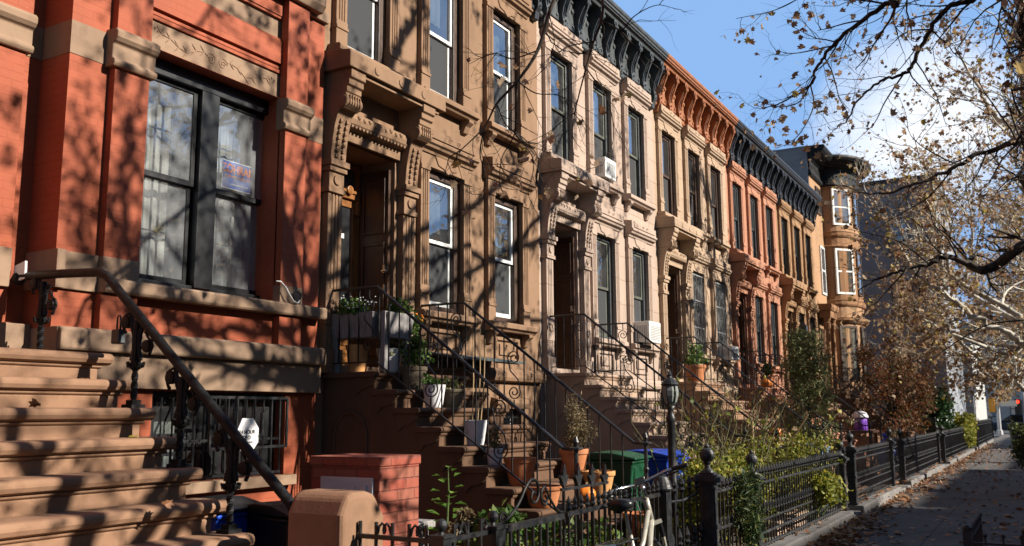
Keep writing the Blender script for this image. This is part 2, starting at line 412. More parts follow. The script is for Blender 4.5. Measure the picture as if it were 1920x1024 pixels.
def window_trim(house, x0, x1, z0, z1, mat, upper):
    """stone surround of one opening"""
    y = Y0
    mb = MB()
    for a,b in ((x0-.19,x0),(x1,x1+.19)):
        mb.prism(flute_poly(a,b,y,.07),'z',z0+.32,z1-.02)
        mb.box(a-.004,b+.004,y-.078,y+.02,z0-.02,z0+.22); mb.box(a-.008,b+.008,y-.092,y+.02,z0+.22,z0+.26); mb.box(a-.004,b+.004,y-.078,y+.02,z0+.26,z0+.33)
        mb.box(a-.006,b+.006,y-.085,y+.02,z1-.06,z1+.0)
    mb.box(x0-.19,x1+.19,y-.07,y+.02,z1,z1+.17)
    # little drop ornaments under the head
    cx = (x0+x1)/2
    mb.prism([(cx-.30,z1+.17),(cx-.22,z1+.05),(cx-.10,z1+.03),(cx,z1-.03),(cx+.10,z1+.03),(cx+.22,z1+.05),(cx+.30,z1+.17)],'y',y-.085,y-.06)
    build('window_surround', mb, mat, house, bevel=.006)
    mb = MB()
    a,b = x0-.22, x1+.22
    prof = [(y+.02,z1+.17),(y-.09,z1+.17),(y-.10,z1+.20),(y-.15,z1+.23),(y-.16,z1+.26),(y-.19,z1+.28),(y-.19,z1+.31),(y-.165,z1+.33),(y-.165,z1+.47),(y+.02,z1+.50)]
    mb.prism(prof,'x',a,b)
    # carved shallow pediment on the block's face
    f = y-.165
    mb.prism([(a+.10,z1+.35),(b-.10,z1+.35),(b-.12,z1+.40),(cx+.12,z1+.455),(cx,z1+.485),(cx-.12,z1+.455),(a+.12,z1+.40)],'y',f-.018,f+.01)
    for s in (-1,1):
        mb.tube([(cx+s*(.10+p[0]),f-.018,z1+.40+p[1]*.7) for p in scroll_pts(0,0,.05,1.3,s)],.009,4)
    build('window_lintel', mb, mat, house, bevel=.006)
    mb = MB()
    mb.prism([(y+.02,z0-.13),(y-.13,z0-.13),(y-.15,z0-.10),(y-.19,z0-.08),(y-.19,z0-.02),(y-.17,z0),(y+.2,z0+.02),(y+.2,z0-.13)],'x',x0-.25,x1+.25)
    for c in (x0-.10, x1+.10):
        mb.prism([(y+.02,z0-.13),(y-.15,z0-.13),(y-.15,z0-.17),(y-.09,z0-.22),(y-.05,z0-.31),(y+.02,z0-.33)],'x',c-.06,c+.06)
    build('window_sill', mb, mat, house, bevel=.006)
    if not upper:
        mb = MB(); frame_ring(mb, x0+.06, x1-.06, z0-.56, z0-.20, y-.035, y+.02, .05); mb.box(x0+.2,x1-.2,y-.025,y+.02,z0-.46,z0-.30)
        build('apron_panel', mb, mat, house, bevel=.008)

def cornice_bracket(xc, y):
    mb = MB()
    prof = [(y+.05,9.0),(y-.26,9.0),(y-.26,8.90),(y-.24,8.88),(y-.22,8.80),(y-.16,8.70),(y-.10,8.56),(y-.075,8.42),(y-.085,8.34),(y-.10,8.28),(y-.09,8.20),(y-.05,8.14),(y-.03,8.02),(y+.05,8.0)]
    mb.prism(prof,'x',xc-.065,xc+.065)
    mb.lathe([(.05,xc-.075),(.05,xc+.075)], (0,y-.235,8.86), 10, 'x')
    mb.prism([(y-.28,8.98),(y-.28,8.90),(y-.2,8.72),(y-.12,8.55),(y-.10,8.40),(y-.12,8.40),(y-.19,8.62),(y-.25,8.76),(y-.295,8.90)],'x',xc-.022,xc+.022)
    for k in range(4):
        mb.ball((xc, y-.13+.012*k, 8.50-.09*k), .022, 6)
    return mb
def cornice(house, x0, x1, mat, n, topy=6.40):
    y = Y0-.06
    mb = MB()
    prof = [(Y0+.3,8.14),(y,8.14),(y-.03,8.17),(y-.03,8.22),(y,8.25),(y,8.93),(y-.04,8.97),(y-.23,9.0),(y-.25,9.05),(topy+.04,9.075),(topy+.04,9.10),(topy+.015,9.105),(topy+.01,9.15),(topy-.008,9.155),(topy-.02,9.20),(topy-.02,9.225),(topy+.01,9.25),(Y0+.3,9.27)]
    mb.prism(prof,'x',x0,x1)
    step = (x1-x0-.3)/(n-1)
    for i in range(n-1):                    # scrolled relief in each bay of the frieze
        c = x0+.15+step*(i+.5); hw = step*.5-.11
        mb.prism([(c-hw,8.30),(c+hw,8.30),(c+hw,8.40),(c+hw*.5,8.52),(c+hw*.9,8.66),(c+hw*.4,8.78),(c,8.62),(c-hw*.4,8.78),(c-hw*.9,8.66),(c-hw*.5,8.52),(c-hw,8.40)],'y',y-.03,y+.01)
        for sx in (-1,1):
            mb.lathe([(.045,y-.055),(.045,y)], (c+sx*hw*.5,0,8.66), 10, 'y'); mb.lathe([(.03,y-.05),(.03,y)], (c+sx*hw*.62,0,8.38), 8, 'y')
        mb.box(c-hw,c+hw,y-.02,y+.01,8.83,8.89)
    co = build('cornice', mb, mat, house, bevel=.006)
    b0 = build('bracket', cornice_bracket(x0+.15, y), mat, co)
    for i in range(1,n): copy_part(b0, co, (step*i,0,0))
    return co

def hood_bracket(x0, x1):
    mb = MB(); y = Y0
    pr = [(y+.02,5.48),(y-.39,5.48),(y-.39,5.38),(y-.36,5.36),(y-.36,5.30),(y-.33,5.28),(y-.33,5.225),(y-.31,5.21)]
    for k in range(7):
        a = math.radians(70-k*38); pr.append((y-.25-.085*math.cos(a-math.pi*.0)*1.0 if k else y-.31, 5.125+.085*math.sin(a)))
    pr = pr[:8] + [(y-.33,5.17),(y-.34,5.125),(y-.325,5.07),(y-.285,5.035),(y-.24,5.03),(y-.20,4.98),(y-.165,4.86),(y-.14,4.72),(y-.125,4.58),(y-.12,4.47),(y+.02,4.47)]
    mb.prism(pr,'x',x0,x1)
    mb.lathe([(.03,x0-.02),(.072,x0-.012),(.072,x1+.012),(.03,x1+.02)], (0,y-.27,5.115), 14, 'x')
    w = x1-x0
    for k in range(5):
        mb.box(x0+w*(.1+.17*k)+.01, x0+w*(.1+.17*k)+.022, y-.352, y-.33, 5.06, 5.19)
    for c in (x0+w*.3, x1-w*.3):
        for k in range(7):
            t = k/6; z = 4.92-.40*t; yy = y-.185+.062*t
            mb.box(c-.018,c+.018,yy-.02,yy+.02,z-.02,z+.02)
    return mb
def doorway(house, b, zt, mat, doorstyle):
    y = Y0
    mb = MB()
    mb.prism([(y+.02,5.48),(y-.42,5.48),(y-.42,5.655),(y-.40,5.68),(y+.02,5.74)],'x',b+.02,b+1.90)
    mb.box(b+.10,b+1.82,y-.37,y+.02,5.43,5.48)
    # carved studs on the face
    for k in range(3):
        c = b+.5+.46*k; mb.lathe([(.055,y-.432),(.05,y-.41)], (c,0,5.565), 12, 'y')
    h = build('door_hood', mb, mat, house, bevel=.008)
    for x0 in (b+.08, b+1.46):
        build('bracket', hood_bracket(x0,x0+.25), mat, h, bevel=.005)
    for x0 in (b+.06, b+1.44):
        mb = MB()
        mb.box(x0-.015,x0+.30,y-.16,y+.02,4.40,4.47); mb.box(x0,x0+.285,y-.135,y+.02,4.34,4.40); mb.box(x0+.02,x0+.265,y-.105,y+.02,4.16,4.34)
        mb.lathe([(.06,y-.125),(.05,y-.10)], (x0+.142,0,4.25), 12, 'y')
        mb.box(x0,x0+.285,y-.12,y+.02,4.10,4.16)
        mb.prism(flute_poly(x0+.025,x0+.26,y,.09),'z',zt+.92,4.10)
        mb.box(x0+.02,x0+.265,y-.095,y+.02,zt+.52,zt+.92)
        for k in range(8):
            a = k*math.pi/4; mb.ball((x0+.142+.055*math.cos(a), y-.098, zt+.73+.055*math.sin(a)), .026, 6)
        mb.prism(flute_poly(x0+.025,x0+.26,y,.09),'z',zt+.26,zt+.52)
        mb.box(x0,x0+.285,y-.12,y+.02,zt,zt+.26)
        build('door_pilaster', mb, mat, house, bevel=.006)
    # cushion lintel over the opening
    mb = MB()
    mb.prism([(y+.05,4.78),(y-.05,4.78),(y-.06,4.90),(y-.12,4.92),(y-.16,4.96),(y-.175,5.02),(y-.15,5.08),(y-.09,5.12),(y+.05,5.13)],'x',b+.34,b+1.44)
    for k in range(16):
        c = b+.40+k*.066; mb.box(c-.018,c+.018,y-.155,y-.10,4.915,4.945)
    for s in (-1,1):
        for k in range(4):
            mb.ball((b+.89+s*(.1+.1*k), y-.165, 5.03+.012*(k%2)), .03, 8)
    build('door_lintel', mb, mat, house, bevel=.005)
    # door, set back in the doorway
    x0, x1, z0, z1 = b+.32, b+1.40, zt+.10, 4.78
    yd = y+.52
    main = M['door_light'] if doorstyle == 'glazed' else M['door_dark']
    mb = MB()
    if doorstyle == 'glazed':
        mid = (x0+x1)/2
        frame_ring(mb, x0, x1, z0, z1, yd, yd+.09, .06)
        for a,c in ((x0+.06,mid-.01),(mid+.01,x1-.06)):
            frame_ring(mb, a, c, z0+.06, 4.30, yd+.01, yd+.06, .10, .12)
            mb.box(a+.1,c-.1,yd+.02,yd+.055,z0+.18,z0+.62); mb.box(a+.08,c-.08,yd+.0,yd+.06,z0+.62,z0+.78); mb.box(a+.14,c-.14,yd+.005,yd+.02,z0+.28,z0+.54)
            mb.box(a,c,yd-.03,yd+.06,4.30,4.37); mb.box(a+.02,c-.02,yd-.05,yd+.06,4.37,4.41)
            mb.lathe([(.06,yd-.07),(.05,yd)], ((a+c)/2,0,4.40), 10, 'y')
            for e in (a+.03,c-.03): mb.box(e-.03,e+.03,yd-.035,yd+.02,4.12,4.30)
        d = build('door', mb, main, house, bevel=.008)
        for a,c in ((x0+.06,mid-.01),(mid+.01,x1-.06)):
            build('door_pane', MB().pane(a+.09,c-.09,yd+.03,z0+.76,4.22), M['glass'], d, recalc=False)
            build('transom_pane', MB().pane(a+.05,c-.05,yd+.03,4.42,z1-.05), M['glass'], d, recalc=False)
        build('notice', MB().box(mid+.12,mid+.24,yd+.022,yd+.028,3.80,3.86), M['paper'], d)
    else:
        frame_ring(mb, x0, x1, z0, z1, yd, yd+.09, .07)
        mid = (x0+x1)/2
        mb.box(x0+.07,mid-.006,yd+.03,yd+.08,z0+.07,4.25); mb.box(mid+.006,x1-.07,yd+.03,yd+.08,z0+.07,4.25)
        mb.box(x0+.07,x1-.07,yd+.01,yd+.08,4.25,4.33)
        for a,c in ((x0+.07,mid-.006),(mid+.006,x1-.07)):
            for e,f in ((z0+.2,z0+.75),(z0+.9,z0+1.75)):
                frame_ring(mb, a+.07, c-.07, e, min(f,4.15), yd+.012, yd+.035, .035)
        d = build('door', mb, main, house, bevel=.006)
        build('transom_pane', MB().pane(x0+.08,x1-.08,yd+.05,4.34,z1-.08), M['glass'], d, recalc=False)
    # outer leaf folded back against the right side of the doorway
    mb = MB(); xa = x1-.055
    mb.box(xa,x1-.004,y+.05,yd-.01,z0+.03,z1-.12)
    for e,f in ((z0+.15,z0+.62),(z0+.74,z0+1.55),(z0+1.66,z1-.22)):
        mb.box(xa-.018,xa+.004,y+.10,y+.14,e,f); mb.box(xa-.018,xa+.004,yd-.10,yd-.06,e,f)
        mb.box(xa-.018,xa+.004,y+.14,yd-.10,f-.04,f); mb.box(xa-.018,xa+.004,y+.14,yd-.10,e,e+.04)
    lf = build('folded_door', mb, M['door_dark'], house, bevel=.005)
    mb = MB().box(xa-.03,xa,y+.075,y+.105,3.36,3.46); build('lock_plate', MB().box(xa-.028,xa,y+.078,y+.1,3.14,3.22), M['chrome'], lf); mb.tube([(xa-.055,y+.10,3.38),(xa-.055,y+.03,3.38)],.012,8); mb.box(xa-.055,xa,y+.085,y+.1,3.37,3.39)
    build('handle', mb, M['chrome'], lf)

PW = [(2.05,2.87),(3.70,4.52)]             # parlour windows, from the house's left side
UW = [(.36,1.17),(2.03,2.84),(3.67,4.48)]
ZP, ZU = (2.95,4.85), (5.84,7.72)
def row_house(name, label, b, w, mat, cmat, nbr, casing, sash, zt, doorstyle, bars=False, screen=True, curtain='shade_cloth', topy=6.40, cw=.07):
    h = thing(name, label, 'house', (b+w/2, Y0, 0), 'row houses')
    x0, x1 = b, b+w
    holes = [(b+p,b+q,*ZP,.26) for p,q in PW] + [(b+p,b+q,*ZU,.26) for p,q in UW] + [(b+.32,b+1.40,zt+.10,4.78,.62)]
    bw = [(b+2.25,b+3.05,.75,1.72,.3),(b+3.8,b+4.55,.75,1.72,.3)]
    holes += bw
    mb = MB()
    holed_wall(mb, x0, x1, -.1, 8.2, Y0, holes, .26)
    mb.quad((x0,Y0,-.1),(x0,Y0,9.2),(x0,Y0+9,9.2),(x0,Y0+9,-.1)); mb.quad((x1,Y0,-.1),(x1,Y0+9,-.1),(x1,Y0+9,9.2),(x1,Y0,9.2))
    mb.quad((x0,Y0+9,-.1),(x0,Y0+9,9.2),(x1,Y0+9,9.2),(x1,Y0+9,-.1))
    mb.quad((x0,Y0+3.2,-.1),(x1,Y0+3.2,-.1),(x1,Y0+3.2,8.9),(x0,Y0+3.2,8.9))
    mb.quad((x0,Y0+.3,2.2),(x1,Y0+.3,2.2),(x1,Y0+3.2,2.2),(x0,Y0+3.2,2.2)); mb.quad((x0,Y0+.3,5.2),(x1,Y0+.3,5.2),(x1,Y0+3.2,5.2),(x0,Y0+3.2,5.2))
    build('wall', mb, mat, h)
    mb = MB()                               # string course over the basement and base course
    mb.prism([(Y0+.02,2.10),(Y0-.09,2.12),(Y0-.11,2.17),(Y0-.11,2.24),(Y0-.06,2.29),(Y0+.02,2.31)],'x',b+1.95,x1-.004)
    build('water_table', mb, mat, h, bevel=.006)
    build('base_course', MB().box(b+1.95,x1-.004,Y0-.06,Y0+.02,-.05,.5), mat, h, bevel=.006)
    mb = MB().box(x0,x1,Y0+.3,Y0+9,8.95,9.17)
    build('roof', mb, M['roof'], h)
    cornice(h, x0+.004, x1-.004, cmat, nbr, topy)
    for (p,q) in PW:
        sash_window(h, b+p, b+q, *ZP, Y0+.025, casing, sash, screen, curtain, rnd.choice((.25,.4,.5)), cw)
        window_trim(h, b+p, b+q, *ZP, mat, False)
        if bars:
            mb = MB(); xa,xb = b+p-.03, b+q+.03; zb = ZP[0]; zz = ZP[1]-.05
            for k in range(9):
                x = xa+(xb-xa)*k/8; mb.tube([(x,Y0-.02,zb),(x,Y0-.02,zz)],.009,5)
                if k < 8:
                    mb.tube([(x+.03*math.sin(t*1.2+k)+.06, Y0-.035-.05*math.sin(t/13*math.pi), zb+.05+(zz-zb-.1)*t/13) for t in range(14)],.006,4)
            for z in (zb+.02,zb+.62,zb+1.24,zz-.02): mb.box(xa,xb,Y0-.035,Y0-.012,z-.012,z+.012)
            build('window_grille', mb, M['grey_grille'], h)
    for (p,q) in UW:
        sash_window(h, b+p, b+q, *ZU, Y0+.025, casing, sash, screen, curtain, rnd.choice((.2,.35,.5)), cw)
        window_trim(h, b+p, b+q, *ZU, mat, True)
    for (p,q,c,d,_) in bw:
        mb = MB(); frame_ring(mb, p, q, c, d, Y0+.16, Y0+.24, .06); mb.box(p,q,Y0+.17,Y0+.22,(c+d)/2-.02,(c+d)/2+.02)
        w_ = build('basement_window', mb, sash, h)
        build('pane', MB().pane(p+.05,q-.05,Y0+.19,c+.05,d-.05), M['glass'], w_, recalc=False)
        mb = MB()
        for k in range(7): x = p+.05+(q-p-.1)*k/6; mb.tube([(x,Y0+.05,c),(x,Y0+.05,d)],.009,5)
        for z in (c+.12,d-.12): mb.box(p,q,Y0+.04,Y0+.06,z-.012,z+.012)
        build('window_bars', mb, M['iron'], w_)
        build('basement_sill', MB().box(p-.1,q+.1,Y0-.10,Y0+.02,c-.10,c), mat, h, bevel=.005)
        mb = MB(); mb.prism([(Y0+.02,d),(Y0-.09,d),(Y0-.12,d+.08),(Y0-.12,d+.14),(Y0+.02,d+.17)],'x',p-.12,q+.12)
        build('basement_lintel', mb, mat, h, bevel=.005)
    doorway(h, b, zt, mat, doorstyle)
    return h

# ------------------------------------------------------------------ stoops and their railings
def scroll_pts(cx, cz, r, turns, s=1, n=26, a0=0):
    return [(cx + s*r*(1-.8*t/n)*math.cos(a0+turns*2*math.pi*t/n), cz + r*(1-.8*t/n)*math.sin(a0+turns*2*math.pi*t/n)) for t in range(n+1)]
def stair_body(mb, x0, x1, zt, ye, yw, n, ri, tr, inset=.03):
    poly = [(yw,-.02),(yw,zt-.03)]
    for i in range(n):
        poly += [(ye-i*tr+inset, zt-.03-i*ri), (ye-i*tr+inset, zt-.03-(i+1)*ri if i < n-1 else -.02)]
    mb.prism(poly,'x',x0,x1)
def stoop(name, label, x0, x1, zt, ye, n, ri, tr, mat, rail=True, post=True, rails=('both',), yw=Y0-.0):
    s = thing(name, label, 'stoop', ((x0+x1)/2, ye-n*tr*.5, 0), 'front stoops')
    mb = MB(); stair_body(mb, x0+.05, x1-.05, zt, ye, yw, n, ri, tr)
    for side,xs in ((-1,x0+.05),(1,x1-.05)):
        for i in range(n-1):                # carved scroll under each step end
            y = ye-i*tr+.03; z = zt-.055-i*ri
            mb.prism([(y+.02,z),(y-.01,z),(y-.01,z-.05),(y+.03,z-.09),(y+.09,z-.12),(y+.16,z-.13),(y+.22,z-.19),(y+.24,z-.19),(y+.24,z)],'x',xs-.022,xs+.022)
    build('stair_body', mb, mat, s, bevel=.008)
    mb = MB()                               # blind arched panel in the side wall
    pts = [(x0+.045,yw-.62,.25),(x0+.045,yw-.62,1.42)] + [(x0+.045,yw-.62+.22*(1-math.cos(a*math.pi/10)),1.42+.26*math.sin(a*math.pi/10)) for a in range(1,10)] + [(x0+.045,yw-.18,1.42),(x0+.045,yw-.18,.25)]
    mb.tube(pts,.022,6)
    build('side_arch', mb, mat, s)
    t0 = None
    for i in range(n):
        y = ye-i*tr; z = zt-i*ri; back = yw if i == 0 else y+tr+.035
        mb = MB()
        mb.prism([(back,z-.06),(y+.02,z-.06),(y-.01,z-.055),(y-.028,z-.03),(y-.01,z-.004),(y+.02,z),(back,z)],'x',x0,x1)
        mb.prism([(y+.08,z-.06),(y+.0,z-.06),(y+.012,z-.085),(y+.03,z-.10),(y+.08,z-.10)],'x',x0+.03,x1-.03)
        build('tread', mb, mat, s, bevel=.012)
    if not rail: return s
    for side,x in ((-1,x0+.07),(1,x1-.07)):
        k = ri/tr
        yb = ye-(n-3.2)*tr                  # foot of the rail
        zf = lambda y: zt-(ye-y)*k
        ht = .90
        mb = MB()
        hp = [(x,yw-.06,zt+ht),(x,ye+.03,zt+ht),(x,yb+.05,zf(yb+.05)+.74),(x,yb-.02,zf(yb)+.72),(x,yb-.13,zf(yb)+.715)]
        mb.tube(hp,[.017]*5,6)
        lp = [(x,yw-.06,zt+.10),(x,ye+.03,zt+.10),(x,yb,zf(yb)+.12)]
        mb.tube(lp,[.011]*3,4)
        mb.tube([(x,yw-.06,zt),(x,yw-.06,zt+ht+.02)],.014,6)
        r = build('railing', mb, M['iron'], s)
        if post:
            mb = MB(); py = yb-.15
            zb = zf(yb)-ri
            mb.lathe([(.045,zb-.3),(.045,zb+.02),(.025,zb+.05),(.022,zb+.6),(.035,zb+.64),(.022,zb+.66),(.022,zf(yb)+.70),(.07,zf(yb)+.715),(.07,zf(yb)+.73),(.02,zf(yb)+.74),(.03,zf(yb)+.78),(.012,zf(yb)+.83)],(x,py,0),8)
            build('newel_post', mb, M['iron'], r)
        base = None
        y = yw-.20; i = 0
        while y > yb+.05:
            za = (zt if y > ye else zf(y))+.10; zb_ = (zt if y > ye else zf(y))+ht-.01*(y <= ye) - .17*max(0,(ye-y))/(ye-yb)*(y <= ye)
            if i % 6 == 3:                  # a pair of scrolls instead of a bar
                mb = MB(); zc = (za+zb_)/2
                for s2,cz in ((1,zc+.20),(-1,zc-.20)):
                    mb.tube([(x,y+q[0],q[1]) for q in [(s2*(p[0]),cz+(p[1])*s2) for p in scroll_pts(0,0,.085,1.6)]],.008,4)
                mb.tube([(x,y+.085,zc+.20),(x,y+.05,zc+.05),(x,y-.05,zc-.05),(x,y-.085,zc-.20)],.008,4)
                mb.tube([(x,y,za),(x,y,zc-.285)],.008,4); mb.tube([(x,y,zc+.285),(x,y,zb_)],.008,4)
                build('scroll', mb, M['iron'], r)
            else:
                mb = MB(); mb.tube([(x,y,za),(x,y,zb_)],.0085,4)
                build('baluster', mb, M['iron'], r)
            y -= .135; i += 1
    return s
# ------------------------------------------------------------------ the row
B = [7.48, 12.635, 17.79, 22.945, 28.10, 33.255]
W = 5.155
h2 = row_house('brownstone_house', 'tan brownstone house with white sash windows, next to the red brick house', B[0], W, M['h2'], M['c_black'], 9, M['brown_paint'], M['white_paint'], 2.10, 'glazed', cw=.10)
h3 = row_house('brownstone_house', 'pale pink stone house with black bracketed cornice and two window air conditioners', B[1], W, M['h3'], M['c_grey'], 9, M['grey_paint'], M['green_paint'], 2.27, 'panelled')
h4 = row_house('brownstone_house', 'buff stone house with a rust orange cornice and grilles over its parlour windows', B[2], W, M['h4'], M['c_rust'], 9, M['brown_paint'], M['brown_paint'], 2.27, 'panelled', bars=True)
h5 = row_house('brownstone_house', 'salmon pink painted house under a black cornice, right of the buff stone house', B[3], W, M['h5'], M['c_black'], 9, M['grey_paint'], M['grey_paint'], 2.27, 'panelled')
h6 = row_house('brownstone_house', 'mottled brown stone house between the salmon house and the orange corner bay', B[4], W, M['h6'], M['c_black'], 9, M['black_paint'], M['grey_paint'], 2.27, 'panelled')

# ------------------------------------------------------------------ the red brick house at the left
YA, YP, YD = 6.74, 6.66, 7.12
h1 = thing('brick_house', 'red painted brick house with stone bands and a wide black framed window', 'house', (5.9, YA, 0), 'row houses')
mb = MB()
win = (5.13,6.82,2.80,4.95,.30); bas = (5.40,7.03,1.06,1.87,.24)
holed_wall(mb, 4.41, 7.47, -.1, 9.0, YA, [win, bas, (5.13,6.86,4.952,5.33,.06), (5.13,6.92,5.58,5.86,.06),(5.45,6.55,6.6,8.6,.25)], .26)
mb.quad((4.41,YA,-.1),(4.41,YA,9),(4.41,YD,9),(4.41,YD,-.1))
holed_wall(mb, 0.2, 4.41, -.1, 9.0, YD, [(1.9,3.2,2.1,4.9,.5)], .4)
mb.quad((7.47,YA,-.1),(7.47,YA+8,-.1),(7.47,YA+8,9),(7.47,YA,9)); mb.quad((0.2,YD,-.1),(0.2,YD,9),(0.2,YA+8,9),(0.2,YA+8,-.1))
mb.quad((0.2,YA+8,-.1),(0.2,YA+8,9),(7.47,YA+8,9),(7.47,YA+8,-.1)); mb.quad((0.2,YA+3.4,-.1),(7.47,YA+3.4,-.1),(7.47,YA+3.4,9),(0.2,YA+3.4,9))
mb.quad((0.2,YD,2.1),(7.47,YD,2.1),(7.47,YA+3.4,2.1),(0.2,YA+3.4,2.1)); mb.quad((0.2,YD,5.5),(7.47,YD,5.5),(7.47,YA+3.4,5.5),(0.2,YA+3.4,5.5))
build('wall', mb, M['h1'], h1)
build('roof', MB().box(.2,7.47,YA,YA+8,9.0,9.2), M['roof'], h1)
mb = MB(); mb.prism([(YA+.4,8.2),(YA-.05,8.2),(YA-.1,8.6),(YA-.35,8.8),(YA-.4,9.15),(YA+.4,9.25)],'x',.2,7.47); build('cornice', mb, M['c_black'], h1)
# brick pilasters, in a mesh of their own each
for a,b in ((4.78,5.13),(6.82,7.14)):
    mb = MB()
    mb.box(a,b,YP,YA+.02,2.96,4.60); mb.box(a,b,YP,YA+.02,4.93,9.0); mb.box(a,b,YP,YA+.02,2.352,2.652)
    build('brick_pilaster', mb, M['h1'], h1, bevel=.004)
    mb = MB(); f = YP
    mb.prism([(YA+.02,4.60),(f-.03,4.60),(f-.05,4.63),(f-.045,4.66),(f-.015,4.675),(f-.015,4.80),(f-.045,4.82),(f-.07,4.85),(f-.075,4.90),(f-.05,4.93),(YA+.02,4.94)],'x',a-.045,b+.045)
    build('pilaster_capital', mb, M['h1s'], h1, bevel=.01)
    build('pilaster_plinth', MB().box(a-.004,b+.004,YP-.004,YA+.02,2.78,2.962), M['h1s'], h1, bevel=.006)
mb = MB().box(0.2,4.21,YD-.10,YD+.02,-.05,9.0); build('brick_pilaster', mb, M['h1'], h1, bevel=.004)
mb = MB(); f = YD-.10
mb.prism([(YD+.02,4.60),(f-.03,4.60),(f-.05,4.63),(f-.045,4.66),(f-.015,4.675),(f-.015,4.80),(f-.045,4.82),(f-.07,4.85),(f-.075,4.90),(f-.05,4.93),(YD+.02,4.94)],'x',3.2,4.25)
build('pilaster_capital', mb, M['h1s'], h1, bevel=.01)
# stone bands
def band(z0, z1, proud, xa=4.41, xb=7.47, name='stone_band', right=True):
    mb = MB()
    if xa < 4.45: mb.prism([(YD-.13-0,z0),(YD+.01,z0),(YD+.01,z1),(YD-.13,z1)],'x',.2,4.41-proud-.002)
    mb.box(xa-proud,xb,YA-proud,YA+.25,z0,z1)
    return build(name, mb, M['h1s'], h1, bevel=.008)
for q in ((4.406,4.735,YA-.006,YA+.37),(7.187,7.474,YA-.006,YA+.2),(4.215,4.405,YD-.006,YD+.05)): build('stone_band', MB().box(*q,4.62,4.905), M['h1s'], h1)
mb = MB(); mb.box(.2,4.2,YD-.14,YD+.01,2.66,2.97); mb.prism([(YD-.02,2.66),(YD-.02,2.97),(YA-.06,2.97),(YA-.06,2.66)],'x',4.385,4.46)
mb.box(4.39,4.78,YA-.03,YA+.02,2.66,2.965)
mb.prism([(YA+.3,2.66),(YP-.04,2.66),(YP-.055,2.68),(YP-.055,2.76),(YP-.04,2.782),(YA+.3,2.80)],'x',4.78,7.474)
mb.box(7.14,7.474,YA-.05,YA+.02,2.782,2.79)
build('window_sill', mb, M['h1s'], h1, bevel=.008)
mb = MB(); mb.prism([(YA+.02,2.17),(YP-.05,2.17),(YP-.06,2.19),(YP-.06,2.33),(YP-.03,2.352),(YA+.02,2.36)],'x',4.41,7.474)
mb.box(4.40,4.46,YA-.10,YD+.02,2.05,2.35); mb.box(.2,4.40,YD-.14,YD+.02,2.05,2.38)
build('base_course', mb, M['h1s'], h1, bevel=.01)
mb = MB(); mb.box(4.404,7.47,YA-.075,YA+.02,1.88,2.17); mb.box(7.13,7.472,YA-.06,YA+.0,1.88,2.168)
build('base_band', mb, M['h1s'], h1, bevel=.006)
mb = MB(); mb.box(5.30,7.12,YA-.10,YA+.02,.96,1.06); build('basement_sill', mb, M['h1s'], h1, bevel=.008)
# carved lintel panel: incised scrollwork stands as fine relief
mb = MB().box(5.132,6.84,YA+.035,YA+.07,4.955,5.215)
lp = build('lintel_panel', mb, M['h1s'], h1)
mb = MB()
def vine(cx, s):
    pts = [(cx+s*.08,5.07),(cx+s*.16,5.12),(cx+s*.26,5.10),(cx+s*.36,5.04),(cx+s*.46,5.06),(cx+s*.56,5.11),(cx+s*.66,5.12)]
    mb.tube([(p[0],YA+.034,p[1]) for p in pts],.0065,4)
    for k,(px,pz) in enumerate(pts[1:]):
        for t in (-1,1):
            mb.tube([(px,YA+.034,pz),(px+s*.03,YA+.033,pz+t*.03),(px+s*.055,YA+.034,pz+t*.055)],[.0065,.008,.003],4)
    for a in range(3): mb.ball((cx+s*(.70+.035*a), YA+.036, 5.13+.02*(a%2)), .012, 6)
for s in (-1,1):
    mb.tube([(5.98+s*.05+p[0],YA+.034,p[1]) for p in scroll_pts(s*.02,5.08,.06,1.7,s)],.0065,4); vine(5.98,s)
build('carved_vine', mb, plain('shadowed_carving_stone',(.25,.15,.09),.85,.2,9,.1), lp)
mb = MB(); mb.box(5.13,6.862,YA+.012,YA+.05,5.225,5.262); mb.box(5.13,6.862,YA+.022,YA+.055,5.272,5.305)
build('brick_moulding', mb, M['h1'], h1, bevel=.004)
mb = MB().box(5.132,6.918,YA+.045,YA+.08,5.582,5.858); build('stone_panel', mb, M['h1s'], h1)
mb = MB(); frame_ring(mb,5.13,6.92,5.58,5.86,YA+.012,YA+.05,.03); build('brick_moulding', mb, M['h1'], h1, bevel=.004)
mb = MB(); mb.prism([(YA+.02,6.05),(YP-.05,6.05),(YP-.09,6.12),(YP-.09,6.25),(YA+.02,6.28)],'x',4.36,7.30); mb.box(7.15,7.49,YA-.05,YA+.3,6.02,6.15)
build('upper_sill', mb, M['h1s'], h1, bevel=.01)
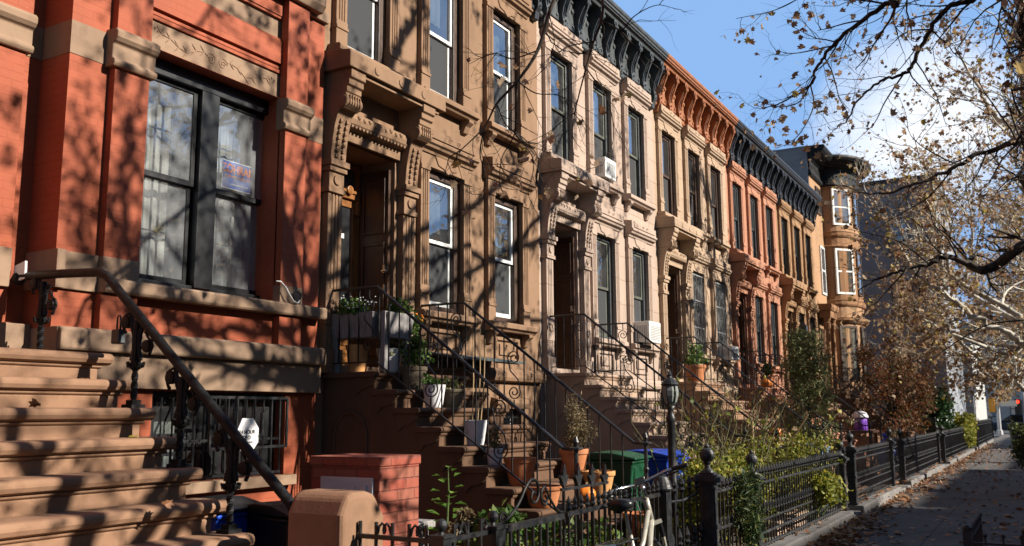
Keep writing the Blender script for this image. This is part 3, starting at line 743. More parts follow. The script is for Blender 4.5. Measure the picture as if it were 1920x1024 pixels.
# the big paired window: black frame, two sashes each with a white-lit grille behind
mb = MB(); yw = YA+.20
frame_ring(mb, 5.13, 6.96, 2.80, 4.95, yw, yw+.12, .06, .07); mb.box(5.14,6.95,yw-.03,yw+.10,4.80,4.95)
mb.box(5.945,6.165,yw-.025,yw+.12,2.85,4.82)
w1 = build('window', mb, M['black_paint'], h1, bevel=.006)
for a,b in ((5.19,5.935),(6.165,6.90)):
    for nm,c,d,o in (('upper_sash',3.83,4.80,.03),('lower_sash',2.87,3.87,.065)):
        mb = MB(); frame_ring(mb,a,b,c,d,yw+o,yw+o+.035,.045,.055); sh = build(nm, mb, M['black_paint'], w1, bevel=.004)
        build('pane', MB().pane(a+.04,b-.04,yw+o+.016,c+.05,d-.04), M['glass_clear'], w1, recalc=False)
    mb = MB()                               # window guard inside the glass
    for k in range(1,4):
        x = a+(b-a)*k/4+.01; mb.box(x-.007,x+.007,yw+.165,yw+.18,2.87,4.8)
    for z in (3.36,4.35): mb.box(a,b,yw+.16,yw+.175,z-.007,z+.007)
    build('inner_guard', mb, M['grey_paint'], w1)
    mb = MB(); n = 26                       # pleated net curtain on the left half of each light
    for i in range(n):
        xa, xb = a-.04+(b-a+.32)*i/n, a-.04+(b-a+.32)*(i+1)/n
        ya, yb = yw+.26+.018*math.sin(i*1.9), yw+.26+.018*math.sin((i+1)*1.9)
        mb.quad((xa,ya,2.82),(xb,yb,2.82),(xb,yb,4.8),(xa,ya,4.8))
    build('curtain', mb, M['curtain'], w1, recalc=False)
# room behind, and the basement window
mb = MB(); frame_ring(mb,5.40,7.03,1.06,1.87,YA+.14,YA+.22,.05); mb.box(6.15,6.25,YA+.13,YA+.22,1.06,1.87)
wb = build('basement_window', mb, M['black_paint'], h1)
build('pane', MB().pane(5.44,6.99,YA+.17,1.1,1.83), M['glass'], wb, recalc=False)
build('blind', MB().box(5.62,5.86,YA+.24,YA+.25,1.08,1.6), M['curtain'], wb)
mb = MB()
for k in range(14):
    x = 5.42+1.6*k/13; mb.tube([(x,YA+.05,1.06),(x,YA+.05,1.87)],.009,5)
for z in (1.09,1.42,1.83): mb.box(5.40,7.03,YA+.04,YA+.06,z-.012,z+.012)
build('window_bars', mb, M['iron'], wb)
# projecting bar guard in front of it, hinged open
g = tag(build('window_guard', MB().box(5.75,6.72,6.40,6.42,1.80,1.825).box(5.75,6.72,6.40,6.42,1.345,1.37).box(6.70,6.72,6.40,6.42,1.37,1.80).box(5.75,5.77,6.40,6.42,1.37,1.80), M['iron'], None, origin=(6.2,6.41,1.3)),
        'black iron guard standing out before the basement window of the red house', 'window guard')
for k in range(1,9):
    x = 5.75+.97*k/9; q = build('bar', MB().box(x-.006,x+.006,6.404,6.416,1.37,1.80), M['iron'], g)
mb = MB()
for s in (-1,1):
    mb.tube([(6.38+s*.03+p[0],6.40,p[1]) for p in scroll_pts(0,1.70,.028,1.4,s)],.005,4); mb.tube([(6.38+s*.03+p[0],6.40,p[1]) for p in scroll_pts(0,1.45,.028,1.4,s)],.005,4)
mb.tube([(6.38,6.40,1.68),(6.38,6.40,1.46)],.006,4); build('scroll', mb, M['iron'], g)
mb = MB()
for x in (5.77,6.70): mb.box(x-.01,x+.01,6.42,6.90,1.78,1.80)
build('bracket', mb, M['iron'], g)

nb = thing('brick_house', 'unseen red brick block behind the viewer, added to block the western sky', 'house', (-7,7,0), 'row houses')  # unseen block, added to cut western sky light on the fronts
mb = MB(); holed_wall(mb, -15, .15, -.1, 9.0, 6.9, [(x,x+1.1,z,z+2) for x in (-14,-12,-10,-8,-6,-4,-2) for z in (2.8,6.0)], .3); mb.box(-15,.15,7.3,15,-.1,9.0)
build('wall', mb, M['h1'], nb); build('cornice', MB().box(-15.1,.15,6.4,15.1,9.0,9.4), M['c_black'], nb)

# ------------------------------------------------------------------ lettering
def text_mesh(body, size, mat, name, parent, M4, ext=.0015, font_shear=0, xs=1.0, bold=0):
    cu = bpy.data.curves.new(name,'FONT'); cu.body = body; cu.size = size; cu.extrude = ext; cu.align_x = 'CENTER'; cu.align_y = 'CENTER'; cu.offset = bold
    to = bpy.data.objects.new('tmp_text', cu); COL.objects.link(to)
    bpy.context.view_layer.update()
    me = bpy.data.meshes.new_from_object(to.evaluated_get(bpy.context.evaluated_depsgraph_get()))
    bpy.data.objects.remove(to)
    me.transform(Matrix.Diagonal((xs,1,1,1))); me.transform(M4)
    me.materials.clear(); me.materials.append(mat)
    o = bpy.data.objects.new(name, me); COL.objects.link(o); o.parent = parent
    return o
def facing_street(x, y, z):                 # text upright on a plane that faces -Y, local coordinates
    return Matrix.Translation((x,y,z)) @ Matrix.Rotation(math.radians(90),4,'X')
# campaign card inside the right-hand light
p = thing('poster', 'blue campaign poster with orange letters behind the glass of the wide window', 'poster', (6.55,yw+.10,3.94))
build('card', MB().box(-.205,.205,0,.004,0,.28), M['sign_blue'], p, local=True)
mb = MB(); frame_ring(mb,-.212,.212,-.008,.288,-.001,.003,.010); build('white_edge', mb, M['paper'], p, local=True)
text_mesh('ZOHRAN', .125, M['orange_ink'], 'lettering', p, facing_street(0,-.004,.204), .0008, xs=.84, bold=.004)
text_mesh('FOR NEW YORK CITY', .036, M['orange_ink'], 'lettering', p, facing_street(.01,-.003,.125), .0008, xs=.95, bold=.0012)
text_mesh('ZOHRANFORNYC.COM', .022, M['paper'], 'lettering', p, facing_street(.02,-.003,.045), .0008, bold=.0006)
# surveillance sign on the guard
sg = thing('surveillance_sign', 'white octagonal 24 hour video surveillance sign on the black window guard', 'sign', (6.18,6.385,1.47))
s_ = .155; k_ = .064
mb = MB().prism([(-k_,-s_),(k_,-s_),(.115,-k_),(.115,k_),(k_,s_),(-k_,s_),(-.115,k_),(-.115,-k_)],'y',0,.008)
build('sign_plate', mb, M['sign_white'], sg, local=True)
mb = MB().prism([(k_+.02,-s_+.01),(.15,-k_),(.15,k_),(k_+.02,s_-.01)],'y',.012,.018)
build('second_plate', mb, M['sign_white'], sg, local=True)
text_mesh('24 HOUR', .048, M['black_ink'], 'lettering', sg, facing_street(-.005,-.002,.028), .0008, bold=.001)
text_mesh('VIDEO', .048, M['black_ink'], 'lettering', sg, facing_street(-.028,-.002,-.022), .0008, bold=.001)
text_mesh('SURVEILLANCE', .024, M['black_ink'], 'lettering', sg, facing_street(.0,-.002,-.064), .0008)
# loose cable lying on the sill
mb = MB()
mb.tube([(6.70,6.60,2.98),(6.76,6.60,2.985),(6.83,6.59,2.93),(6.88,6.585,2.86),(6.94,6.585,2.80),(7.02,6.60,2.79),(7.04,6.60,2.82)],.008,6)
cb = tag(build('cable', mb, M['cable_white'], None, smooth=True, origin=(6.9,6.6,2.8)), 'loose white cable curling over the window sill of the red house', 'cable')
mb = MB(); mb.tube([(7.00+.06*math.cos(t*.7)*(1+.1*math.sin(t*2.1)),6.60+.004*math.sin(t),2.862+.05*math.sin(t*.7)) for t in range(22)],.006,5)
tag(build('cable', mb, M['black_ink'], None, smooth=True, origin=(7.0,6.6,2.8)), 'coil of black cable on the sill beside the white cable', 'cable')

# ------------------------------------------------------------------ the stoop in front of the red brick house
ST = []
X1, YE, ZT, TR, RI, NS = 4.33, 5.87, 2.10, .245, .197, 11
s1 = thing('stoop', 'broad brown stone stoop with thick rounded treads before the red house', 'stoop', (3.4, 4.6, 0), 'front stoops')
mb = MB(); stair_body(mb, 2.2, X1-.10, ZT, YE, YD, NS, RI, TR, .035); build('stair_body', mb, M['h1step'], s1, bevel=.01)
for i in range(NS):
    y = YE-i*TR; z = ZT-i*RI; back = YD-.10 if i == 0 else y+TR+.045
    mb = MB()
    mb.prism([(back,z-.085),(y+.03,z-.085),(y+.0,z-.082),(y-.02,z-.070),(y-.032,z-.045),(y-.030,z-.022),(y-.015,z-.006),(y+.01,z),(back,z)],'x',2.2,X1)
    mb.prism([(y+.09,z-.085),(y+.012,z-.085),(y+.016,z-.10),(y+.03,z-.112),(y+.09,z-.112)],'x',2.2,X1-.055)
    mb.prism([(y+.09,z-.112),(y+.028,z-.112),(y+.028,z-RI-.01),(y+.09,z-RI-.01)],'x',2.2,X1-.085)
    build('tread', mb, M['h1step'], s1, bevel=.02, seg=3)
xr = 4.26
RP = [(xr,YD-.16,2.745),(xr,6.4,2.725),(xr,5.97,2.70),(xr,5.88,2.665),(xr,5.0,1.935),(xr,4.1,1.19),(xr,4.02,1.125),(xr,3.93,1.02)]
mb = MB(); mb.tube(RP,.034,10); mb.ball((xr,YD-.16,2.73),.055,12)
rl = build('railing', mb, M['iron_old'], s1, smooth=True)
def big_baluster(y, zb, zr):
    """twisted square shaft, flared bell, and a pair of upswept leaves ending in hanging rosettes"""
    mb = MB(); x = xr; zm = zb+(zr-zb)*.46
    mb.box(x-.055,x+.055,y-.055,y+.055,zb-.01,zb+.025); mb.box(x-.035,x+.035,y-.035,y+.035,zb+.025,zb+.055)
    n = 14; k0 = len(mb.v)
    vs = []; fs = []
    for i in range(n+1):
        z = zb+.055+(zm-zb-.055)*i/n; a = i*.42
        for k in range(4):
            vs.append((x+.024*math.cos(a+k*math.pi/2), y+.024*math.sin(a+k*math.pi/2), z))
    for i in range(n):
        for k in range(4): fs.append((i*4+k,i*4+(k+1)%4,(i+1)*4+(k+1)%4,(i+1)*4+k))
    mb.add(vs,fs)
    mb.lathe([(.02,zm-.03),(.045,zm-.01),(.05,zm+.01),(.028,zm+.03),(.03,zm+.05)],(x,y,0),12)
    for k in range(6):
        a = k*math.pi/3; mb.tube([(x+.03*math.cos(a),y+.03*math.sin(a),zm+.02),(x+.055*math.cos(a),y+.055*math.sin(a),zm+.0),(x+.062*math.cos(a),y+.062*math.sin(a),zm+.03)],[.012,.013,.008],5)
    mb.tube([(x,y,zm+.02),(x,y,zr-.02)],[.034,.026],8)
    for s in (-1,1):
        h = zr-zm
        mb.tube([(x,y+s*.045,zm+.04),(x,y+s*.028,zm+h*.35),(x,y+s*.03,zm+h*.65),(x,y+s*.055,zr-.05),(x,y+s*.085,zr-.0+s*.06)],[.018,.016,.018,.02,.012],6)
        cy = y+s*.115; cz = zr+s*.09-.115
        mb.lathe([(.02,x-.026),(.042,x-.02),(.046,x),(.042,x+.02),(.02,x+.026)],(0,cy,cz),14,'x')
        mb.tube([(x,cy+s*.005,cz+.055),(x,cy+s*.04,cz+.035),(x,cy+s*.05,cz),(x,cy+s*.03,cz-.05),(x,cy+s*.012,cz-.075)],[.008,.011,.011,.011,.014],6)
        mb.tube([(x,cy+s*.005,cz+.055),(x,cy-s*.03,zr+s*.07-.03)],[.009,.011],5)
    return mb
for y,zb in ((6.63,2.10),(5.53,1.903),(5.055,1.509),(4.567,1.115)):
    zr = 2.70 if y > 6 else 1.935+(y-5.0)*.828
    if y > 6: zb = 2.10
    else:
        i = math.floor((YE-y)/TR)+1; zb = ZT-i*RI
        y = YE-i*TR+.13
        zr = 1.935+(y-5.0)*.828-.02
    build('baluster', big_baluster(y, zb, zr), M['iron_old'], rl, bevel=0)
# mail tucked behind the rail's end, key box hung on the rail
mb = MB(); mb.prism([(YD-.28,2.72),(YD-.13,2.70),(YD-.13,2.83),(YD-.27,2.86)],'x',xr-.03,xr-.012)
tag(build('envelope', mb, M['paper'], None, origin=(xr,YD-.2,2.7)), 'white envelope tucked behind the end of the big iron handrail', 'envelope')
lb = thing('lock_box', 'small black and grey key lock box hanging from the big iron handrail', 'lock box', (xr,5.715,2.16))
build('case', MB().box(-.03,.03,-.043,.043,0,.105), M['black_bin'], lb, local=True, bevel=.01)
build('dial_cover', MB().box(-.033,.022,-.049,-.043,.006,.098), M['grey_paint'], lb, local=True, bevel=.003)
build('shackle', MB().tube([(0,-.02,.10),(0,-.02,.17),(0,-.012,.20),(0,.005,.205),(0,.016,.19),(0,.02,.10)],.007,6), M['iron'], lb, local=True, smooth=True)
# newel post of stone at the stair foot
nw = thing('newel_post', 'brown stone gate pier with a rounded chamfered top at the stair foot', 'pier', (4.30,3.70,0))
mb = MB(); mb.prism([(4.10,-.02),(4.50,-.02),(4.50,1.06),(4.40,1.19),(4.33,1.21),(4.20,1.21),(4.15,1.19),(4.10,1.09)],'y',3.48,3.90)
pst = build('shaft', mb, M['h1step'], nw, bevel=.035, seg=3)

# ------------------------------------------------------------------ stoops of the row
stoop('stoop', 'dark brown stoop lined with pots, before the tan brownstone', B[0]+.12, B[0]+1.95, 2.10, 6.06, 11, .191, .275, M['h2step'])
stoop('stoop', 'pale pink stoop with plain iron railings, before the pale pink house', B[1]+.10, B[1]+1.95, 2.27, 6.08, 12, .189, .256, M['h3step'])
stoop('stoop', 'buff stoop behind the tangle of dry vines, before the buff house', B[2]+.10, B[2]+1.95, 2.27, 6.08, 12, .189, .256, M['h4step'])
stoop('stoop', 'salmon pink stoop with potted plants on its landing, before the salmon house', B[3]+.10, B[3]+1.95, 2.27, 6.08, 12, .189, .256, M['h5'])
stoop('stoop', 'brown stoop behind the tall conifer, before the mottled brown house', B[4]+.10, B[4]+1.95, 2.27, 6.08, 12, .189, .256, M['h4step'])

# ------------------------------------------------------------------ corner house with the bay
tw = thing('corner_house', 'taller orange house with a black topped window bay at the row end', 'house', (37,Y0,0), 'row houses')
M['c_soot'] = plain('sooty_black_cornice', (.012,.0125,.013), .6, .3, 8, .2, spec=.3)
M['off_white'] = plain('aged_white_window_paint', (.5,.5,.48), .5, .15, 6, .05)
chain = [(33.26,Y0),(35.30,Y0)]+[(36.9-1.6*math.cos(math.pi*k/16),Y0-.98*math.sin(math.pi*k/16)**.8) for k in range(1,16)]+[(38.5,Y0),(41.0,Y0)]
def extrude_chain(mb, ch, z0, z1, yb=14.0):
    poly = ch+[(ch[-1][0],yb),(ch[0][0],yb)]; mb.prism(poly,'z',z0,z1)
mb = MB(); extrude_chain(mb, chain, -.1, 4.35); extrude_chain(mb, [(x,y) for x,y in chain], 4.35, 11.0)
build('wall', mb, M['tower'], tw)
mb = MB().box(33.235,33.262,Y0+.02,14,9.25,11.16); mb.box(33.22,33.5,Y0-.02,14.1,11.14,11.2); build('party_wall', mb, M['party'], tw)
mb = MB(); extrude_chain(mb, [(x,y+.1) for x,y in chain], 11.0, 11.12); build('roof', mb, M['roof'], tw)
def sweep_chain(mb, ch, prof):
    """run a cornice profile of (out, z) along a plan polyline, mitred"""
    n = len(ch); rows = []
    for i,(x,y) in enumerate(ch):
        d0 = Vector((ch[i][0]-ch[i-1][0], ch[i][1]-ch[i-1][1])).normalized() if i else None
        d1 = Vector((ch[i+1][0]-x, ch[i+1][1]-y)).normalized() if i < n-1 else None
        d0 = d0 or d1; d1 = d1 or d0
        n0 = Vector((d0.y,-d0.x)); n1 = Vector((d1.y,-d1.x)); m = (n0+n1).normalized(); m /= max(.5,m.dot(n0))
        rows.append([(x+m.x*o, y+m.y*o, z) for o,z in prof])
    vs = [p for r in rows for p in r]; k = len(prof); fs = []
    for i in range(n-1):
        for j in range(k):
            fs.append((i*k+j, (i+1)*k+j, (i+1)*k+(j+1)%k, i*k+(j+1)%k))
    fs += [tuple(range(k)), tuple((n-1)*k+j for j in range(k))[::-1]]
    mb.add(vs, fs)
mb = MB(); sweep_chain(mb, chain, [(-.05,10.1),(.05,10.1),(.10,10.15),(.07,10.22),(.07,10.28),(.04,10.30),(.05,10.66),(.10,10.70),(.12,10.76),(.26,10.80),(.30,10.86),(.46,10.92),(.55,11.0),(.60,11.1),(.58,11.18),(-.05,11.2)])
tc = build('cornice', mb, M['c_soot'], tw)
mb = MB()
for i in range(len(chain)-1):
    a, b = Vector(chain[i]), Vector(chain[i+1]); d = (b-a); nn = max(1,int(d.length/.11)); u = d.normalized(); nv = Vector((u.y,-u.x))
    for k in range(nn):
        c = a+d*((k+.5)/nn)+nv*.045; mb.ball((c.x,c.y,10.47+.05*(k%2)), .035, 6); 
        c = a+d*((k+.5)/nn)+nv*.085; mb.ball((c.x,c.y,10.19), .025, 5)
build('frieze_ornament', mb, M['c_soot'], tc)
def tower_band(prof):
    mb = MB(); sweep_chain(mb, chain[1:-1], prof); build('stone_band', mb, M['towerlow'], tw)
for z in (5.75,8.35): tower_band([(-.02,z-.2),(.05,z-.2),(.08,z-.14),(.08,z-.02),(.10,z),(-.02,z+.03)])
tower_band([(-.02,4.9),(.06,4.9),(.16,5.0),(.16,5.1),(-.02,5.14)])
for z in (7.75,10.0): tower_band([(-.02,z),(.04,z),(.07,z+.05),(.04,z+.09),(-.02,z+.1)])

mb = MB(); sweep_chain(mb, [(x,y) for x,y in chain[1:-1]], [(-.02,6.0-.18),(.012,5.78),(.012,8.13),(-.02,8.15)]); build('bay_facing', mb, M['towerlow'], tw)
def face_window(parent, a, b, t0, t1, z0, z1, frame, mat2=None, out=.03, curtain=True):
    a, b = Vector(a), Vector(b); d = b-a; u = d.normalized(); nv = Vector((u.y,-u.x)); ang = math.atan2(u.y,u.x)
    w = d.length*(t1-t0); c = a+d*((t0+t1)/2)+nv*out
    T = Matrix.Translation((c.x,c.y,0)) @ Matrix.Rotation(ang,4,'Z')
    zm = (z0+z1)/2
    def mk(f):
        mb = MB(); f(mb); mb.xf(0,T); return mb
    wd = build('window', mk(lambda m: (frame_ring(m,-w/2,w/2,z0,z1,-.02,.05,.075), m.box(-w/2,w/2,-.01,.04,zm-.03,zm+.03))), frame, parent)
    build('pane', mk(lambda m: m.pane(-w/2+.06,w/2-.06,.0,z0+.06,z1-.06)), M['glass'], wd, recalc=False)
    if curtain:
        def cur(m):
            n = 10
            for i in range(n): xa, xb = -w/2+.06+(w-.12)*i/n, -w/2+.06+(w-.12)*(i+1)/n; m.quad((xa,.018+.006*math.sin(i*2),z0+.06),(xb,.018+.006*math.sin(i*2+2),z0+.06),(xb,.018+.006*math.sin(i*2+2),z1-.06),(xa,.018+.006*math.sin(i*2),z1-.06))
        build('blind', mk(cur), M['curtain'] if curtain == 'white' else M['shade_cloth'], wd, recalc=False)
    return wd
dg0, dg1 = chain[2], chain[6]
face_window(tw, dg0, dg1, .06, .94, 8.60, 10.0, M['white_paint'], out=.10)
face_window(tw, dg0, dg1, .06, .96, 5.98, 7.70, M['white_paint'], out=.10)
face_window(tw, dg0, dg1, .06, .94, 2.75, 4.80, M['brown_paint'], curtain='white', out=.10)
for z0,z1 in ((8.60,10.0),(5.98,7.70),(2.75,4.8)):
    face_window(tw, chain[7], chain[9], .0, .9, z0, z1, M['brown_paint'], out=.05)
face_window(tw, (33.26,Y0),(35.35,Y0), .52, .86, 5.9, 7.7, M['white_paint'])
face_window(tw, (33.26,Y0),(35.35,Y0), .42, .80, 8.9, 9.9, M['brown_paint'])
mb = MB()
mb.box(33.45,34.65,Y0-.42,Y0-.02,4.95,5.2); mb.prism([(Y0,5.2),(Y0-.46,5.2),(Y0-.5,5.3),(Y0-.5,5.42),(Y0,5.45)],'x',33.4,34.7)
pc = build('porch_hood', mb, M['towerlow'], tw, bevel=.01)
for x in (33.58,34.52):
    mb = MB(); mb.lathe([(.12,2.3),(.12,2.45),(.08,2.5),(.085,3.6),(.075,4.5),(.11,4.6),(.13,4.75),(.10,4.8),(.14,4.95)],(x,Y0-.28,0),12); build('column', mb, M['towerlow'], pc)
build('door', MB().box(33.72,34.38,Y0-.03,Y0+.02,2.3,4.6), M['door_dark'], tw)
stoop('stoop', 'dark stoop with long black railings before the orange corner house', 33.4, 34.8, 2.30, 6.0, 12, .19, .28, M['h2step'], post=True)
gb = thing('apartment_building', 'big blue grey brick building rising behind the tree at the street end', 'building', (52,8,0))
mb = MB(); mb.box(48,58,4.0,16,-.1,12.9); build('wall', mb, M['greybrick'], gb)
mb = MB(); mb.box(47.9,58.1,3.9,16.1,12.9,13.1); build('roof', mb, M['roof'], gb)
for y in (5.2,7.6,10.0):
    for z in (3.2,6.3,9.4):
        face_window(gb, (48,y+1.0),(48,y), 0, 1, z, z+1.7, M['grey_paint'])
wb_ = thing('white_building', 'white painted building beyond the bushes at the end of the row', 'building', (66,6,0))
mb = MB(); mb.box(61,72,3.7,12,-.1,6.2); build('wall', mb, plain('white_painted_wall',(.42,.42,.41),.7,.1,2,.1), wb_)
mb = MB()
for k in range(18): y = 3.9+.42*k; mb.box(60.95,61.0,y,y+.10,2.0,5.6)
mb.box(60.93,61.0,3.7,12,5.6,5.75); mb.box(60.93,61.0,3.7,12,1.9,2.0); build('pilaster_strip', mb, M['utility'], wb_)
build('roof', MB().box(60.9,72.1,3.6,12.1,6.2,6.4), M['roof'], wb_)
for i,(x,ya,yb,zt,mt,lab) in enumerate(((112,1.5,12,11,'curtain','pale building across the far street, left of the traffic lights'),(116,-10,1.2,9,'oldbrick','dark brick building across the far street behind the traffic lights'),(120,-26,-10.5,12,'h4step','brown building across the far street at the right edge'))):
    fb = thing('far_building', lab, 'building', (x,(ya+yb)/2,0), 'buildings across the far street')
    build('wall', MB().box(x,x+12,ya,yb,-.1,zt), M[mt], fb)
    build('roof', MB().box(x-.15,x+12.1,ya-.1,yb+.1,zt,zt+.3), M['roof'], fb)
    y = ya+.9
    while y+1.2 < yb:
        z = 1.0
        while z+1.8 < zt:
            face_window(fb,(x,y+1.1),(x,y),0,1,z,z+1.7,M['grey_paint'],curtain=False); z += 3
        y += 2.4
# ------------------------------------------------------------------ leaves and plants
def rand_rot(rg, tilt=1.0):
    z = Vector((rg.gauss(0,1),rg.gauss(0,1),rg.gauss(0,1)*tilt)).normalized()
    q = z.to_track_quat('Z','Y').to_matrix()
    return q @ Matrix.Rotation(rg.random()*6.283,3,'Z')
HALF = [(0,0),(.30,.05),(.52,.32),(.30,.42),(.40,.78),(.12,.70),(0,1)]
def big_leaf(mb, p, s, rg, tilt=1.0):
    R = rand_rot(rg, tilt); p = Vector(p); fold = rg.uniform(.1,.9); n = len(mb.v)
    for sx in (1,-1):
        base = len(mb.v)
        for i,(u,v) in enumerate(HALF):
            mb.v.append(tuple(p + R @ Vector((sx*u*s, (v-.1)*s, fold*u*s + .25*s*(v-.5)**2))))
    k = len(HALF)
    # weld the midrib by reusing the first half's rib points
    mb.f.append(tuple(n+i for i in range(k))); 
    second = [n] + [n+k+i for i in range(1,k-1)] + [n+k-1]
    mb.f.append(tuple(second[::-1]))
def small_leaf(mb, p, s, rg, asp=.45, tilt=1.0, R=None):
    R = R or rand_rot(rg, tilt); p = Vector(p); n = len(mb.v); w = s*asp
    for q in ((0,0,0),(w,s*.5,w*.5),(0,s,.1*s),(-w,s*.5,w*.5)): mb.v.append(tuple(p + R @ Vector(q)))
    mb.f.append((n,n+1,n+2)); mb.f.append((n,n+2,n+3))
def cloud(mb, c, r, n, s, rg, asp=.45, shell=.5, fn=small_leaf, tilt=1.0):
    for _ in range(n):
        d = Vector((rg.gauss(0,1),rg.gauss(0,1),rg.gauss(0,1))).normalized()*(rg.random()**shell)
        p = (c[0]+d.x*r[0], c[1]+d.y*r[1], c[2]+d.z*r[2])
        if fn is small_leaf: small_leaf(mb, p, s*rg.uniform(.6,1.3), rg, asp, tilt)
        else: fn(mb, p, s*rg.uniform(.6,1.3), rg)
def stems(mb, base, tips, r, rg, n=5):
    b = Vector(base)
    for t in tips:
        t = Vector(t); mid = b.lerp(t,.5)+Vector((rg.uniform(-.06,.06),rg.uniform(-.06,.06),.05))
        mb.tube([b,b.lerp(mid,.5),mid,mid.lerp(t,.6),t],[r,r*.9,r*.7,r*.5,r*.25],n)
def bush(name, label, cat, c, r, lumps, n, s, mat, stemmat='stem', seed=1, asp=.45, group=None, base=None, tilt=1.0):
    rg = random.Random(seed); base = base or (c[0],c[1],max(0,c[2]-r[2]))
    t = thing(name, label, cat, base, group)
    mb = MB(); tips = []
    for i in range(lumps):
        a = rg.random()*6.283; e = rg.uniform(-.7,.9); k = rg.uniform(.45,.8)
        lc = (c[0]+r[0]*k*math.cos(a)*math.cos(e), c[1]+r[1]*k*math.sin(a)*math.cos(e), c[2]+r[2]*.75*math.sin(e))
        f = rg.uniform(.32,.55); cloud(mb, lc, [x*f for x in r], n//lumps, s, rg, asp, .6, tilt=tilt); tips.append(lc)
    build('foliage', mb, M[mat], t, recalc=False)
    mb = MB(); stems(mb, base, tips, .012+.01*r[2], rg); build('stem', mb, M[stemmat], t)
    return t

# ------------------------------------------------------------------ the ground
t = NT('asphalt'); n1 = t.noise(t.pos(), 40, 5, .7); n2 = t.noise(t.pos(), .6, 4, .6)
t.bsdf(t.mix(n2.outputs[0], (.035,.035,.037), (.065,.063,.06)), .85, n1.outputs[0], .4, .01); M['asphalt'] = t.m
t = NT('pavement_concrete'); P = t.pos(); bt = t.n('ShaderNodeTexBrick'); t.l(P, bt.inputs['Vector'])
t.val(bt, Scale=1, Mortar_Size=.012, Mortar_Smooth=.3, Brick_Width=1.52, Row_Height=1.52); bt.offset = 0
bt.inputs['Color1'].default_value = (1,1,1,1); bt.inputs['Color2'].default_value = (.86,.86,.88,1); bt.inputs['Mortar'].default_value = (.4,.4,.4,1)
n1 = t.noise(P, 1.1, 6, .65); n2 = t.noise(P, 55, 4, .7)
col = t.ramp(n1.outputs[0],[(.3,(.085,.08,.078)),(.7,(.16,.15,.145))]).outputs[0]
col = t.mix(.8, col, bt.outputs['Color'], 'MULTIPLY'); col = t.mix(.25, col, n2.outputs[0], 'MULTIPLY')
t.bsdf(col, .88, t.math('SUBTRACT', t.math('MULTIPLY', n2.outputs[0], .4), bt.outputs['Fac']), .4, .008, spec=.25); M['pavement'] = t.m
M['kerbstone'] = stone('grey_bluestone_kerb', (.26,.245,.235), .35, dirt=.5)
M['yard'] = stone('dirty_yard_paving', (.17,.145,.125), .4, dirt=.6)
mb = MB().quad((-400,-400,-.2),(400,-400,-.2),(400,400,-.2),(-400,400,-.2)); struct('ground', mb, M['asphalt'])
struct('road', MB().box(-60,74,-10.5,-.85,-.196,-.14), M['asphalt'])
struct('cross_street', MB().box(74.2,100,-80,80,-.196,-.142), M['asphalt'])
struct('pavement', MB().box(-60,73.8,-.70,2.84,-.19,0), M['pavement'])
struct('kerb', MB().box(-60,73.8,-.85,-.702,-.19,.01), M['kerbstone'], bevel=.02)
struct('yard_ground', MB().box(-10,60,2.845,8,-.19,-.012), M['yard'])
mb = MB(); x = 5.0
for a,b in ((10.15,15.1),(16.0,20.4),(22.0,29.6),(31.2,42),(43.5,58)):
    x = a
    while x < b-.1:
        e = min(b, x+rnd.uniform(1.3,1.9)); mb.box(x+.004,e-.004,2.70,3.02,-.1,.15+rnd.uniform(-.012,.012)); x = e
struct('fence_kerb', mb, M['kerbstone'], bevel=.02)
for a,b in ((15.12,15.98),(20.42,21.98),(29.62,31.18),(8.7,10.1)):
    mb = MB().box(a,b,2.72,3.3,-.1,.07); struct('gate_step', mb, M['kerbstone'], bevel=.02)

# ------------------------------------------------------------------ iron fences
def spear(h, x=0, fancy=True, r=.0095):
    mb = MB(); mb.tube([(x,0,.12),(x,0,h-.06)],r,4)
    mb.lathe([(.006,h-.07),(.022,h-.055),(.012,h-.04),(.024,h-.015),(.020,h+.01),(.002,h+.065)],(x,0,0),6)
    if fancy:
        z = .56
        for s in (-1,1): mb.tube([(x,0,z-.06),(x+s*.022,0,z-.02),(x+s*.026,0,z+.02),(x+s*.012,0,z+.045)],.007,4)
        mb.lathe([(.01,z-.06),(.02,z-.04),(.012,z-.02),(.018,z+.03),(.002,z+.085)],(x,0,0),6)
    return mb
def finial_post(mb, w=.15, h=.95, ball=.085):
    """square cast post: plinth, panelled shaft, wide cap; the finial is added as a sub-part"""
    mb.box(-w*.62,w*.62,-w*.62,w*.62,-.02,.16); mb.box(-w*.5,w*.5,-w*.5,w*.5,.16,h)
    for s in (-1,1):
        mb.box(-w*.3,w*.3,s*w*.5-.006,s*w*.5+.006,.26,.55); mb.box(-w*.3,w*.3,s*w*.5-.006,s*w*.5+.006,.60,h-.08)
        mb.box(s*w*.5-.006,s*w*.5+.006,-w*.3,w*.3,.26,.55); mb.box(s*w*.5-.006,s*w*.5+.006,-w*.3,w*.3,.60,h-.08)
    mb.box(-w*.6,w*.6,-w*.6,w*.6,.555,.595); mb.box(-w*.6,w*.6,-w*.6,w*.6,h-.10,h-.08); mb.box(-w*.7,w*.7,-w*.7,w*.7,h-.05,h-.02); mb.box(-w*.95,w*.95,-w*.95,w*.95,h-.02,h+.018); mb.box(-w*.72,w*.72,-w*.72,w*.72,h+.018,h+.04); mb.box(-w*.5,w*.5,-w*.5,w*.5,h+.04,h+.06)
def finial(mb, h, ball):
    mb.lathe([(.06,h+.06),(.055,h+.075),(.03,h+.10),(.026,h+.13),(.04,h+.15)]+[(ball*math.sin(math.pi*(.15+.72*i/9)), h+.15+ball-ball*1.05*math.cos(math.pi*(.15+.72*i/9))) for i in range(10)]+[(.022,h+.15+ball*1.95),(.026,h+.16+ball*2.05),(.004,h+.16+ball*2.5)],(0,0,0),14)
PROTO = {}
